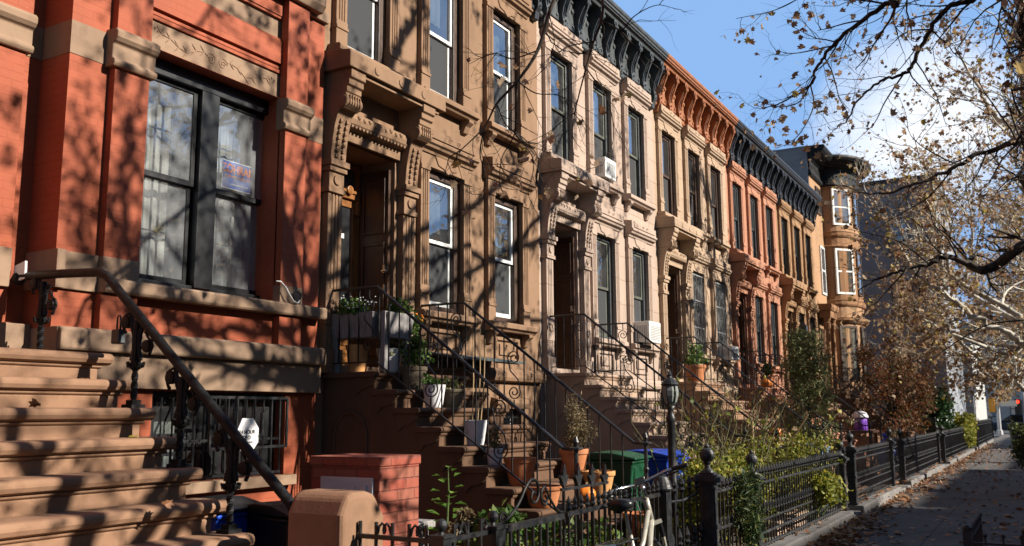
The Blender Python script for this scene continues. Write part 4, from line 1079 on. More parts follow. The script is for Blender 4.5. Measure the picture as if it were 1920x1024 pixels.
def proto(key, fn, mat, smooth=False):
    if key not in PROTO:
        mb = MB(); fn(mb)
        me = bpy.data.meshes.new(key); me.from_pydata(mb.v,[],mb.f)
        bm = bmesh.new(); bm.from_mesh(me); bmesh.ops.recalc_face_normals(bm, faces=bm.faces); bm.to_mesh(me); bm.free()
        me.materials.append(mat); PROTO[key] = me
    return PROTO[key]
def inst(name, me, parent, loc, rz=0, sc=None):
    o = bpy.data.objects.new(name, me); COL.objects.link(o); o.parent = parent; o.location = loc; o.rotation_euler = (0,0,rz)
    if sc: o.scale = sc
    return o
def put_post(f, x, y, z=0, w=.15, h=.95, ball=.085):
    p = inst('post', proto(f'post_mesh_{w}_{h}', lambda m: finial_post(m,w,h), M['fence']), f, (x,y,z))
    inst('finial', proto(f'finial_mesh_{h}_{ball}', lambda m: finial(m,h,ball), M['fence']), p, (0,0,0)); return p
def fence(label, x0, x1, y, h=.98, sp=.125, z=.14, posts=(True,True), fancy=True, ph=1.0, name='iron_fence', group='iron fences along the pavement'):
    f = thing(name, label, 'fence', ((x0+x1)/2, y, 0), group)
    ox = -(x1-x0)/2; L = x1-x0
    mb = MB()
    mb.box(ox,ox+L,-.014,.014,h-.13,h-.105); build('top_rail', mb, M['fence'], f, local=True, bevel=.003)
    for a_,b_ in ((.30,.325),(.445,.465)): build('middle_rail', MB().box(ox,ox+L,-.013,.013,a_,b_), M['fence'], f, local=True, bevel=.003)
    build('bottom_rail', MB().box(ox,ox+L,-.014,.014,z+.03,z+.055), M['fence'], f, local=True, bevel=.003)
    n = max(2,round(L/sp))
    me = proto(f'picket_mesh_{h}_{fancy}', lambda m: m.add(*(lambda q:(q.v,q.f))(spear(h,0,fancy))), M['fence'])
    for i in range(n): inst('picket', me, f, (ox+L*(i+.5)/n,0,z-.12))
    if posts[0]: put_post(f, ox, 0, z-.12, .125, ph, .065)
    if posts[1]: put_post(f, ox+L, 0, z-.12, .125, ph, .065)
    return f
fence('spear topped iron fence with yellow green hedge crowding behind it', 10.25, 15.2, 2.88, ph=.90)
fence('spear topped iron fence with the tall conifer standing behind it', 16.1, 20.4, 2.88, ph=1.0)
fence('spear topped iron fence at the foot of the rusty maple', 22.05, 29.6, 2.88, ph=.95)
fence('spear topped iron fence below the dark green bush', 31.2, 42.0, 2.88, sp=.15, ph=.9, fancy=False)
fence('black iron fence farthest along the pavement near the crossing', 44.0, 57.0, 2.75, sp=.16, h=1.15, ph=1.0, fancy=False)
gp = thing('gate', 'iron gate hung with an evergreen wreath between two ball topped posts', 'gate', (9.5,2.9,0), 'iron gates')
put_post(gp, -.72, 0, 0, .135, 1.02, .072)
mb = MB()
for z in (.16,.52,.88): mb.box(-.60,.62,-.012,.012,z-.012,z+.012)
for s in (-.60,.61): mb.box(s-.014,s+.014,-.014,.014,.1,1.0)
build('gate_frame', mb, M['fence'], gp, local=True)
me = proto('gate_picket_mesh', lambda m: m.add(*(lambda q:(q.v,q.f))(spear(.95,0,True))), M['fence'])
for i in range(9): inst('picket', me, gp, (-.5+.125*i,0,0))
for i,(a,b,lab) in enumerate(((15.28,16.02,'iron gate between the hedge and the conifer'),(20.48,21.97,'iron gate between the conifer and the rusty maple'),(29.68,31.12,'iron gate between the rusty maple and the dark green bush'))):
    g2 = thing('gate', lab, 'gate', ((a+b)/2,2.92,0), 'iron gates'); w = (b-a)/2-.10
    mb = MB()
    for z in (.2,.5,.9): mb.box(-w,w,-.012,.012,z-.012,z+.012)
    build('gate_frame', mb, M['fence'], g2, local=True)
    for k in range(int(w*2/.125)): inst('picket', me, g2, (-w+.06+.125*k,0,.08))
# wreath
rg = random.Random(5); wr = tag(None or thing('wreath', 'dark evergreen wreath drooping on the iron gate', 'wreath', (9.72,2.80,.72)), 'dark evergreen wreath drooping on the iron gate', 'wreath')
mb = MB()
for i in range(1700):
    a = rg.random()*6.283; rr = .19+rg.gauss(0,.05); small_leaf(mb, (rr*math.cos(a)*.95, rg.gauss(0,.05)-.02, rr*1.2*math.sin(a)), rg.uniform(.05,.11), rg, .09)
for i in range(900): small_leaf(mb, (rg.gauss(.05,.09), rg.gauss(-.02,.04), -.18-abs(rg.gauss(0,.13))), rg.uniform(.05,.11), rg, .09)
build('foliage', mb, leafmat('wreath_needles',[(.014,.035,.014),(.025,.055,.018),(.05,.085,.025),(.14,.15,.03),(.015,.03,.01)],.2), wr, local=True, recalc=False)

# low fence of curled pickets and the gate with the scroll crest, nearest the camera
lf = thing('low_fence', 'low iron fence with curled picket tops turning a corner beside the stone gate pier', 'fence', (4.24,2.9,0), 'low iron fences')
build('top_rail', MB().box(.045,.50,-.012,.012,.955,.98), M['iron'], lf, local=True); build('bottom_rail', MB().box(.045,.50,-.012,.012,.2,.225), M['iron'], lf, local=True)
build('return_rail', MB().box(-.012,.012,.045,.60,.955,.98), M['iron'], lf, local=True); build('return_rail', MB().box(-.012,.012,.045,.60,.2,.225), M['iron'], lf, local=True)
def curl_picket(m):
    m.tube([(0,0,.02),(0,0,1.05)],.011,4); m.tube([(.012,0,.985),(.02,0,1.025),(.04,0,1.045),(.062,0,1.03),(.066,0,1.005),(.05,0,.99)],.008,5)
me2 = proto('curl_picket_mesh', curl_picket, M['iron'])
for i in range(3): inst('picket', me2, lf, (.12+.14*i,0,0), rz=math.pi*(i%2))
for i in range(5): inst('picket', me2, lf, (0,.10+.115*i,0), rz=math.pi/2+math.pi*(i%2))
pp = inst('post', proto('ball_post_mesh', lambda m: (m.box(-.04,.04,-.04,.04,0,.99), m.box(-.052,.052,-.052,.052,.99,1.005)), M['iron']), lf, (0,0,0))
inst('finial', proto('ball_mesh', lambda m: (m.lathe([(.02,1.0),(.014,1.02),(.02,1.03)],(0,0,0),10), m.ball((0,0,1.055),.034,16)), M['iron']), pp, (0,0,0))
sg2 = thing('scroll_gate', 'iron gate with an arched scroll crest at the foot of the pot lined stoop', 'gate', (5.25,2.9,0), 'iron gates')
for x in (-.47,):
    pp = inst('post', proto('wide_post_mesh', lambda m: (m.box(-.055,.055,-.055,.055,0,.98), m.box(-.065,.065,-.065,.065,.98,1.0)), M['iron']), sg2, (x,0,0))
    inst('finial', PROTO['ball_mesh'], pp, (0,0,-.005))
mb = MB(); mb.box(-.42,.44,-.014,.014,.945,.985); mb.box(-.42,.44,-.012,.012,.15,.175); build('gate_frame', mb, M['iron'], sg2, local=True)
for i in range(9): inst('picket', proto('plain_bar_mesh', lambda m: m.tube([(0,0,.1),(0,0,.96)],.011,4), M['iron']), sg2, (-.36+.095*i,0,0))
mb = MB()
mb.tube(catmull([(-.44,0,.99),(-.30,0,1.02),(-.16,0,1.10),(-.06,0,1.20),(.02,0,1.235),(.09,0,1.20),(.10,0,1.13),(.05,0,1.085),(0,0,1.11),(.02,0,1.155),(.05,0,1.14)],5),.009,6)
mb.tube(catmull([(.44,0,.99),(.36,0,1.01),(.26,0,1.09),(.19,0,1.17),(.14,0,1.15),(.14,0,1.09),(.18,0,1.06),(.22,0,1.09),(.19,0,1.12)],5),.009,6)
mb.tube([(-.42+p[0],0,p[1]) for p in scroll_pts(.06,1.02,.045,1.5)],.009,5)
for s in (-1,1): mb.tube([(s*.10+p[0],0,p[1]) for p in scroll_pts(0,.30,.05,1.5,s)],.007,4)
build('scroll_crest', mb, M['iron_old'], sg2, local=True)
sp = thing('iron_fence', 'low spiked iron fence with the bicycle leaning against it', 'fence', (6.6,2.9,0), 'iron fences along the pavement')
build('top_rail', MB().box(-.86,.92,-.014,.014,.955,.985), M['iron'], sp, local=True); build('bottom_rail', MB().box(-.86,.92,-.012,.012,.18,.205), M['iron'], sp, local=True)
def little_spike(m): m.tube([(0,0,.02),(0,0,1.0)],.009,4); m.lathe([(.008,.99),(.02,1.01),(.012,1.025),(.017,1.05),(.002,1.09)],(0,0,0),6)
for i in range(18): inst('picket', proto('spike_picket_mesh', little_spike, M['iron']), sp, (-.82+.098*i,0,0))
pp = inst('post', proto('bell_post_mesh', lambda m: (m.box(-.06,.06,-.06,.06,0,1.0), m.box(-.075,.075,-.075,.075,.55,.6), m.lathe([(.09,1.0),(.095,1.015),(.085,1.03),(.075,1.07),(.05,1.11),(.02,1.125),(.014,1.14),(.002,1.15)],(0,0,0),14)), M['iron']), sp, (.95,0,0))
# taller gate with fleur-de-lis heads just behind it
fg = thing('fleur_gate', 'iron gate with tall fleur headed bars before the ochre flower pots', 'gate', (6.5,3.12,0), 'iron gates')
build('top_rail', MB().box(-.40,.42,-.01,.01,1.09,1.11), M['iron'], fg, local=True); build('bottom_rail', MB().box(-.40,.42,-.01,.01,.25,.27), M['iron'], fg, local=True)
def fleur(m):
    m.tube([(0,0,.02),(0,0,1.15)],.013,4)
    m.prism([(-.012,1.12),(-.045,1.17),(-.062,1.19),(-.05,1.205),(-.022,1.195),(-.026,1.23),(0,1.29),(.026,1.23),(.022,1.195),(.05,1.205),(.062,1.19),(.045,1.17),(.012,1.12)],'y',-.012,.012)
    m.box(-.03,.03,-.014,.014,1.135,1.15)
for i in range(4): inst('picket', proto('fleur_picket_mesh', fleur, M['iron']), fg, (-.36+.24*i,0,-.012*i))
# narrow gate beside the lamp, with two arched rails
ng = thing('small_gate', 'small iron gate with leaf shaped finials beside the ball topped post', 'gate', (8.2,2.95,0), 'iron gates')
build('top_rail', MB().tube([(-.5,0,.88),(0,0,.86),(.45,0,.90)],.012,5), M['iron'], ng, local=True); build('middle_rail', MB().tube([(-.5,0,.42),(0,0,.40),(.45,0,.45)],.012,5), M['iron'], ng, local=True)
for i in range(5):
    inst('picket', proto('leaf_picket_mesh', lambda m: (m.tube([(0,0,.02),(0,0,.95)],.012,4), m.lathe([(.01,.93),(.03,.96),(.012,.98),(.028,1.01),(.002,1.08)],(0,0,0),6)), M['iron']), ng, (-.42+.2*i,0,0))
    inst('short_spike', proto('short_spike_mesh', lambda m: (m.tube([(0,0,.02),(0,0,.5)],.009,4), m.lathe([(.01,.46),(.03,.49),(.014,.51),(.028,.55),(.002,.63)],(0,0,0),6)), M['iron']), ng, (-.32+.2*i,0,0))
# tree pit guard at the kerb
tg = thing('tree_guard', 'low black iron guard round the tree pit at the lower right corner', 'tree guard', (10.2,.35,0))
mb = MB()
for a,b in (((-.95,.36),(.9,.36)),((-.95,.36),(-.95,-.85))):
    for z in (.50,.14): mb.tube([(a[0],a[1],z),(b[0],b[1],z)],.014,4)
build('rail', mb, M['iron'], tg, local=True)
for i in range(9): inst('bar', proto('guard_bar_mesh', lambda m: (m.tube([(0,0,0),(0,0,.56)],.011,4), m.ball((0,0,.57),.02,8)), M['iron']), tg, (-.95,.36-.14*i,0))
for i in range(1,12): inst('bar', PROTO['guard_bar_mesh'], tg, (-.95+.165*i,.36,0))
for x,y in ((-.95,.36),(-.95,-.1)): inst('corner_post', proto('guard_post_mesh', lambda m: (m.box(-.035,.035,-.035,.035,0,.6), m.ball((0,0,.62),.04,10)), M['iron']), tg, (x,y,0))

# ------------------------------------------------------------------ bins, boxes and the lamp
def wheelie(label, x, y, mat, rz=0, h=1.0, w=.56, group='wheeled bins', text=None, lid=None):
    b = thing('wheeled_bin', label, 'bin', (x,y,-.01), group, rz)
    mb = MB(); k = .40
    for z0,z1,a,c in ((.06,h-.1,.40,.5),):
        lo, hi = w*.40, w*.5; ly, hy = w*.46, w*.60
        mb.add([(-lo,-ly,z0),(lo,-ly,z0),(lo,ly,z0),(-lo,ly,z0),(-hi,-hy,z1),(hi,-hy,z1),(hi,hy,z1),(-hi,hy,z1)],[(3,2,1,0),(4,5,6,7),(0,1,5,4),(1,2,6,5),(2,3,7,6),(3,0,4,7)])
    mb.box(-hi-.02,hi+.02,-hy-.02,hy+.02,h-.12,h-.08)
    for s in (-.2,.2): mb.box(s-.02,s+.02,-hy-.005,-ly+.04,.3,h-.14)
    build('body', mb, mat, b, local=True, bevel=.025, seg=3)
    mb = MB(); mb.prism([(-hy-.05,h-.075),(hy+.04,h-.075),(hy+.02,h-.03),(hy*.3,h+.01),(-hy*.4,h+.005),(-hy-.05,h-.05)],'x',-hi-.03,hi+.03); build('lid', mb, lid or mat, b, local=True, bevel=.012)
    mb = MB(); mb.tube([(-hi,hy+.07,h-.06),(hi,hy+.07,h-.06)],.016,8); build('handle', mb, mat, b, local=True)
    for s in (-1,1):
        mb = MB(); mb.lathe([(.04,s*(lo+.02)),(.10,s*(lo+.02)),(.11,s*(lo+.045)),(.10,s*(lo+.07)),(.04,s*(lo+.07))],(0,ly,.10),16,'x'); build('wheel', mb, M['rubber'], b, local=True)
    if text:
        for j,tx in enumerate(text): text_mesh(tx, .045, M['pale_ink'], 'lettering', b, facing_street(-.02,-hy+.0+.012*0-.012,h-.30-.06*j), .001)
    return b
wheelie('blue wheeled bin with a black lid behind the red house stoop', 5.07, 5.62, M['blue_bin'], math.radians(8), 1.03, .48, lid=M['black_bin'])
wheelie('black wheeled bin in the shade under the big iron handrail', 5.42, 5.08, M['black_bin'], math.radians(-12), 1.0, .52)
wheelie('green wheeled bin beside the blue bin below the pale pink stoop', 10.2, 4.55, M['green_bin'], math.radians(5), 1.2, .60, text=('MATERIAL FOR','CURBSIDE ONLY'))
wheelie('bright blue wheeled bin, partly sunlit, between the green bin and the lamp post', 11.45, 4.55, M['blue_bin'], math.radians(-4), 1.18, .66, text=('RECYCLING ONLY','MIXED CANS AND PAPER'))
bx = thing('meter_enclosure', 'red brick utility enclosure with a flat top and a grey cabinet in its side', 'enclosure', (5.35,4.30,0))
mb = MB(); X0,X1_,Ya,Yb = 5.10,5.56,4.0,4.62
mb.box(X0,X1_,Ya,Yb,-.02,1.30); mb.box(X0-.01,X1_+.01,Ya-.01,Yb+.01,1.295,1.36); build('masonry', mb, M['boxbrick'], bx, bevel=.008)
mb = MB(); mb.box(X0-.015,X0+.002,4.05,4.52,.42,1.22); frame = build('cabinet_frame', mb, M['utility'], bx, bevel=.005)
mb = MB(); mb.box(X0-.028,X0-.013,4.10,4.49,.46,1.17); mb.box(X0-.035,X0-.027,4.19,4.195,.46,1.17); build('cabinet_door', mb, M['utility'], bx, bevel=.004)
build('notice', MB().box(X0-.032,X0-.0285,4.12,4.24,.80,1.12), M['paper'], bx)
build('lock', MB().lathe([(.012,X0-.04),(.014,X0-.028)],(0,4.31,1.05),10,'x'), M['black_ink'], bx)
lp_ = thing('lamp_post', 'black lamp post with a glass lantern standing in the front yard', 'lamp post', (8.9,3.3,0))
mb = MB(); mb.lathe([(.085,0),(.085,.06),(.06,.1),(.05,.2),(.045,.9),(.055,.92),(.042,.95),(.040,1.55),(.05,1.57),(.05,1.60),(.036,1.63),(.03,1.68),(.05,1.72)],(0,0,0),14); build('post', mb, M['iron'], lp_, local=True, smooth=True)
mb = MB(); mb.lathe([(.04,1.73),(.065,1.76),(.083,1.82),(.085,1.87),(.074,1.925)],(0,0,0),10); build('lantern_glass', mb, M['lampglass'], lp_, local=True)
mb = MB(); mb.lathe([(.085,1.92),(.092,1.935),(.08,1.95),(.05,1.985),(.03,2.0),(.022,2.02),(.03,2.03),(.012,2.05),(.002,2.09)],(0,0,0),12)
for k in range(6): a = k*math.pi/3; mb.tube([(.045*math.cos(a),.045*math.sin(a),1.72),(.068*math.cos(a),.068*math.sin(a),1.76),(.088*math.cos(a),.088*math.sin(a),1.85),(.078*math.cos(a),.078*math.sin(a),1.93)],.006,4)
build('lantern_cap', mb, M['iron'], lp_, local=True)
def ac(label, x0, x1, z0, z1, yf):
    a = thing('air_conditioner', label, 'air conditioner', ((x0+x1)/2, Y0+.1, z0), 'window air conditioners'); w = (x1-x0)/2; h = z1-z0; d = Y0+.1-yf
    build('case', MB().box(-w,w,-d,.1,0,h), M['white_ac'], a, local=True, bevel=.012)
    mb = MB()
    for k in range(9): mb.box(-w+.05,w-.05,-d-.004,-d+.004,.05+(h-.12)*k/9,.05+(h-.12)*k/9+.018)
    build('grille', mb, M['grey_grille'], a, local=True)
    mb = MB()
    for k in range(6): mb.box(-w-.004,-w+.004,-d+.06+k*.035,-d+.075+k*.035,.08,h-.08)
    build('side_vents', mb, M['grey_grille'], a, local=True)
ac('white air conditioner in the upper middle window of the pale pink house', B[1]+2.12, B[1]+2.60, 5.87, 6.24, 6.56)
ac('larger white air conditioner low in the parlour window of the pale pink house', B[1]+3.68, B[1]+4.28, 2.98, 3.38, 6.42)
ac('small white air conditioner in the barred parlour window of the buff house', B[2]+3.72, B[2]+4.32, 2.90, 3.22, 6.40)
wl = thing('wall_lantern', 'small lantern fixed beside the dark doorway of the buff house', 'lantern', (19.36,6.60,3.9), 'wall lanterns')
build('bracket', MB().tube([(0,.17,.12),(0,.08,.2),(0,0,.20)],.012,6).box(-.04,.04,.16,.18,.02,.2), M['iron'], wl, local=True)
build('glass', MB().lathe([(.03,0),(.06,.03),(.075,.13)],(0,0,0),8), M['lampglass'], wl, local=True)
build('cap', MB().lathe([(.09,.13),(.08,.15),(.03,.20),(.01,.24)],(0,0,0),8), M['iron'], wl, local=True)
wl = thing('wall_lantern', 'boxy dark lantern hanging at the doorway of the mottled brown house', 'lantern', (29.9,6.55,4.05), 'wall lanterns')
build('bracket', MB().tube([(0,.22,.40),(0,.0,.42),(0,0,.3)],.012,6), M['iron'], wl, local=True)
build('case', MB().box(-.12,.12,-.12,.12,0,.30), M['grey_paint'], wl, local=True, bevel=.01)
build('cap', MB().lathe([(.17,.30),(.10,.36),(.02,.42)],(0,0,0),4,a0=math.pi/4), M['iron'], wl, local=True)
# ledge roof over the tan house's basement entrance
mb = MB().prism([(6.25,2.33),(6.78,2.42),(6.78,2.44),(6.25,2.36)],'x',9.45,11.2)
tag(build('canopy', mb, M['slate'], None, origin=(10.2,6.78,2.35), bevel=.004), 'thin dark metal canopy below the parlour windows of the tan brownstone', 'canopy')

# ------------------------------------------------------------------ pots on the steps
def pot(name, label, x, y, z, r, h, mat, taper=.72, rim=True, group='plant pots on the steps', soil=True):
    p = thing(name, label, 'plant pot', (x,y,z+.002), group)
    mb = MB(); t = .012
    prof = [(r*taper*.96,0),(r*taper,.01)]
    prof += [(r*(taper+(1-taper)*k/6), h*k/6*(.82 if rim else 1)) for k in range(1,7)]
    if rim: prof += [(r*1.06,h*.82),(r*1.09,h*.85),(r*1.10,h*.99),(r*1.07,h)]
    prof += [(r*.96,h),(r*.93,h*.9)]
    mb.lathe(prof,(0,0,0),24); build('pot', mb, M[mat], p, local=True, smooth='auto')
    if soil: build('soil', MB().lathe([(r*.94,h*.88),(r*.5,h*.91),(.002,h*.92)],(0,0,0),16), M['soil'], p, local=True)
    return p
def pot_plant(label, x, y, z, r, n, s, mat, seed, asp=.4, flowers=None, name='potted_plant', stemmat='stem_green', tilt=1.0):
    rg = random.Random(seed); t = thing(name, label, 'plant', (x,y,z), 'plants in pots')
    mb = MB(); tips = []
    for i in range(9):
        a = rg.random()*6.283; lc = (r[0]*.6*math.cos(a)*rg.random(), r[1]*.6*math.sin(a)*rg.random(), r[2]*rg.uniform(.3,1.5)); tips.append(lc)
        cloud(mb, lc, [q*.5 for q in r], n//9, s, rg, asp, .6, tilt=tilt)
    build('foliage', mb, M[mat], t, local=True, recalc=False)
    mb = MB(); stems(mb, (0,0,0), tips, .006, rg, 4); build('stem', mb, M[stemmat], t, local=True)
    if flowers:
        mb = MB()
        for i in range(flowers[1]):
            a = rg.random()*6.283; q = rg.random()**.5
            mb.ball((r[0]*.95*q*math.cos(a), r[1]*.95*q*math.sin(a), r[2]*rg.uniform(.9,1.9)), flowers[2]*rg.uniform(.7,1.2), 6, .7)
        build('flowers', mb, M[flowers[0]], t, local=True)
    return t
stz = lambda i: 2.10-.191*i
sty = lambda i: 6.06-.275*i+.14
pot('plant_pot', 'white speckled pot on the landing of the dark brown stoop', 8.04, 6.2, stz(0), .145, .26, 'white_pot', .74, False)
pot_plant('bushy green plant in the white pot on the landing', 8.04, 6.2, stz(0)+.22, (.22,.2,.16), 420, .06, 'leaf_olive', 21, flowers=('flower_white',10,.008))
pot('plant_pot', 'rough stone pot on the second step of the dark brown stoop', 8.12, 5.93, stz(1), .14, .25, 'stone_pot', .75)
pot_plant('leafy plant with orange marigolds spilling from the rough stone pot', 8.15, 5.93, stz(1)+.22, (.22,.2,.2), 520, .055, 'leaf_mid', 22, flowers=('flower_white',9,.009))
pot_plant('orange marigolds hanging by the railing of the dark brown stoop', 8.25, 6.08, stz(0)+.42, (.17,.15,.14), 260, .05, 'leaf_mid', 29, flowers=('flower_orange',22,.018))
pot('plant_pot', 'white rounded pot on the third step of the dark brown stoop', 8.08, 5.63, stz(2), .125, .24, 'white_pot', .72, False)
pot_plant('low green plant in the white rounded pot', 8.08, 5.63, stz(2)+.2, (.13,.12,.09), 140, .06, 'leaf_mid', 23)
pot('plant_pot', 'brown clay pot with dry growth beside the white rounded pot', 8.46, 5.65, stz(2), .13, .20, 'stone_pot', .75)
pot_plant('dry dark plant in the brown clay pot', 8.46, 5.65, stz(2)+.18, (.14,.13,.07), 120, .05, 'leaf_olive', 24)
pot('plant_pot', 'glossy white pot with a painted sprig on the fifth step', 8.05, 5.09, stz(4), .122, .25, 'white_pot', .70, False)
pk = thing('plant_stakes', 'thin pale stakes rising from the glossy white pot', 'stakes', (8.05,5.09,stz(4)+.2))
for q in ((-.03,.02,.95,.05),(.04,.0,1.0,.10),(.05,-.03,.9,.14)):
    mb = MB(); mb.tube([(q[0],q[1],0),(q[0]+q[3]*.5,q[1],q[2]*.5),(q[0]+q[3],q[1]+.03,q[2])],[.006,.006,.004],5); build('stake', mb, M['wood_pole'], pk, local=True)
pot('plant_pot', 'small square sided white pot on the sixth step', 8.0, 4.83, stz(5), .085, .16, 'white_pot', .8)
pot_plant('sparse grey plant in the small white pot', 8.0, 4.83, stz(5)+.14, (.09,.08,.14), 90, .045, 'leaf_dry', 25)
pot('plant_pot', 'large terracotta pot on the seventh step of the dark brown stoop', 8.0, 4.54, stz(6), .15, .27, 'terracotta', .7)
pot('plant_pot', 'wide terracotta bowl one step below the large terracotta pot', 7.95, 4.26, stz(7), .175, .20, 'terracotta', .75)
pot('plant_pot', 'terracotta pot holding the wiry olive bush', 9.22, 4.55, stz(6), .15, .31, 'terracotta', .68)
pot_plant('wiry olive and tan bush standing in the terracotta pot', 9.22, 4.55, stz(6)+.28, (.30,.25,.33), 2400, .05, 'leaf_dry', 26, .10, stemmat='stem')
pot('plant_pot', 'ochre clay pot one step below the wiry bush', 9.22, 4.26, stz(7), .17, .27, 'ochre_pot', .72)
pot('plant_pot', 'small terracotta planter at the very foot of the dark brown stoop', 9.0, 3.72, stz(9), .15, .26, 'terracotta', .75)
pot('plant_pot', 'low terracotta pot behind the bicycle wheel', 8.55, 3.45, .0, .18, .40, 'terracotta', .75)
pot('plant_pot', 'terracotta pot with the yellow green plant behind the small gate', 8.62, 3.35, .50, .12, .22, 'terracotta', .75)
pot('plant_pot', 'tall clay pot standing under the yellow leaved shrub', 8.62, 3.35, 0, .14, .50, 'stone_pot', .8)
pot_plant('yellow green plant in the terracotta pot behind the small gate', 8.62, 3.35, .70, (.13,.12,.10), 220, .06, 'leaf_yellow', 27)
bush('variegated_shrub', 'bright yellow variegated shrub behind the small gate', 'shrub', (8.45,3.28,.46), (.26,.2,.26), 8, 620, .07, 'leaf_yellow', 'stem_green', 28, .5)
def pumpkin(label, x, y, z, r):
    p = thing('pumpkin', label, 'pumpkin', (x,y,z), 'pumpkins')
    mb = MB(); n = 32; k = 10; vs = []; fs = []
    for i in range(k+1):
        a = math.pi*i/k
        for j in range(n):
            b = 2*math.pi*j/n; rr = r*math.sin(a)*(1+.07*abs(math.cos(b*4))**.7); vs.append((rr*math.cos(b), rr*math.sin(b), r*.8*(1-math.cos(a)) - (.0)))
    for i in range(k):
        for j in range(n): fs.append((i*n+j,i*n+(j+1)%n,(i+1)*n+(j+1)%n,(i+1)*n+j))
    mb.add(vs,fs); build('rind', mb, M['pumpkin'], p, local=True, smooth=True)
    build('stalk', MB().tube([(0,0,r*1.5),(.01,0,r*1.75),(.03,0,r*1.9)],[.015,.012,.014],6), M['stem'], p, local=True)
pumpkin('orange pumpkin sitting near the foot of the dark brown stoop', 8.6, 4.12, stz(7), .10)
pumpkin('small orange pumpkin on the steps of the buff stoop', B[2]+.35, 4.6, 1.17, .11)
pumpkin('bright orange pumpkin on the landing of the salmon stoop', B[3]+.4, 6.1, 2.27, .13)
pl = thing('planter', 'weathered wooden corner planter on the landing of the dark brown stoop', 'planter', (7.75,6.3,2.1))
def tapered(mb, x0,x1,y0,y1,z0,z1,k=.03):
    mb.add([(x0+k,y0+k,z0),(x1-k,y0+k,z0),(x1-k,y1-k,z0),(x0+k,y1-k,z0),(x0,y0,z1),(x1,y0,z1),(x1,y1,z1),(x0,y1,z1)],[(3,2,1,0),(4,5,6,7),(0,1,5,4),(1,2,6,5),(2,3,7,6),(3,0,4,7)])
mb = MB(); tapered(mb, 7.66,7.92,6.14,6.74,2.47,2.74); build('long_box', mb, M['planter'], pl, bevel=.006)
mb = MB(); tapered(mb, 7.72,8.16,5.95,6.12,2.46,2.73); build('short_box', mb, M['planter'], pl, bevel=.006)
mb = MB(); mb.box(7.70,7.76,6.0,6.06,2.1,2.74); mb.box(7.70,7.76,6.66,6.72,2.1,2.5); mb.box(8.06,8.12,5.98,6.04,2.1,2.47); build('leg', mb, M['planter'], pl, bevel=.005)
pot_plant('white flowered trailing plant along the weathered planter', 7.74, 6.5, 2.66, (.17,.36,.14), 900, .05, 'leaf_mid', 31, .3, flowers=('flower_white',60,.011))
pot_plant('green plant in the short end of the weathered planter', 7.95, 6.03, 2.68, (.26,.12,.11), 420, .055, 'leaf_mid', 32, .35, flowers=('flower_white',14,.009))
pot('plant_pot', 'pale yellow pot in the shade beneath the weathered planter', 7.84, 6.48, 2.10, .12, .30, 'ochre_pot', .8)
pot('plant_pot', 'brick red pot on the landing of the buff stoop', B[2]+.45, 6.2, 2.27, .20, .34, 'terracotta', .75)
pot_plant('tall loose green plant on the landing of the buff stoop', B[2]+.45, 6.2, 2.55, (.32,.28,.28), 320, .09, 'leaf_mid', 33, .3)
pot('plant_pot', 'clay pot on the landing of the salmon stoop', B[3]+1.1, 6.25, 2.27, .17, .30, 'terracotta', .75)
pot_plant('bright green plant on the landing of the salmon stoop', B[3]+1.1, 6.25, 2.52, (.22,.2,.22), 200, .09, 'leaf_mid', 34, .3)
# ------------------------------------------------------------------ bicycle
bk = thing('bicycle', 'silver step-through bicycle with black saddle leaning by the low fence', 'bicycle', (6.84,2.71,0), None, math.radians(2))
bk.rotation_euler = (math.radians(-4),0,math.radians(3))
def wheel_pts(r, n=28): return [(r*math.cos(2*math.pi*i/n),0,r*math.sin(2*math.pi*i/n)) for i in range(n+1)]
def wheel(parent, c, M4=Matrix.Identity(4)):
    T = M4 @ Matrix.Translation(c)
    mb = MB().tube(wheel_pts(.335),.021,8,False); mb.xf(0,T); w = build('wheel', mb, M['rubber'], parent, local=True, smooth=True)
    mb = MB().tube(wheel_pts(.308),.011,6,False); mb.xf(0,T); build('rim', mb, M['chrome'], w, local=True, smooth=True)
    mb = MB()
    for i in range(28):
        a = 2*math.pi*i/28; s = .03*(1 if i%2 else -1); mb.tube([(.02*math.cos(a+.6),s,.02*math.sin(a+.6)),(.30*math.cos(a),0,.30*math.sin(a))],.0014,3)
    mb.lathe([(.02,-.04),(.028,-.035),(.018,0),(.028,.035),(.02,.04)],(0,0,0),10,'y'); mb.xf(0,T); build('spokes', mb, M['chrome'], w, local=True)
RA, BBk = (-.62,0,.335), (-.20,0,.29)
mb = MB(); mb.tube([(.14,0,.80),(.05,0,.99)],.024,10); mb.tube([(.13,0,.82),(-.02,0,.52),(-.20,0,.29)],[.026,.026,.024],10); mb.tube([(.09,0,.90),(-.10,0,.68),(-.29,0,.56)],[.021,.02,.018],10)
mb.tube([BBk,(-.37,0,.76)],.019,10)
for s in (-1,1): mb.tube([BBk,(-.4,s*.05,.31),(-.62,s*.065,.335)],.011,6); mb.tube([(-.34,0,.68),(-.48,s*.05,.5),(-.62,s*.065,.335)],.010,6)
build('frame', mb, M['silver'], bk, local=True, smooth=True)
wheel(bk, RA)
HA = Matrix.Translation((.14,0,.80)) @ Matrix.Rotation(math.radians(38),4,Vector((-.43,0,.90))) @ Matrix.Translation((-.14,0,-.80))
mb = MB()
for s in (-1,1): mb.tube([(.145,s*.055,.80),(.20,s*.06,.66),(.38,s*.06,.335)],[.017,.018,.012],8)
mb.box(.11,.17,-.075,.075,.775,.805); mb.xf(0,HA); build('fork', mb, M['silver'], bk, local=True)
mb = MB()
for s in (-1,1): mb.tube([(.135,s*.058,.80),(.19,s*.06,.67)],.022,8)
mb.xf(0,HA); build('fork_sleeve', mb, M['saddle'], bk, local=True)
wheel(bk, (.38,0,.335), HA)
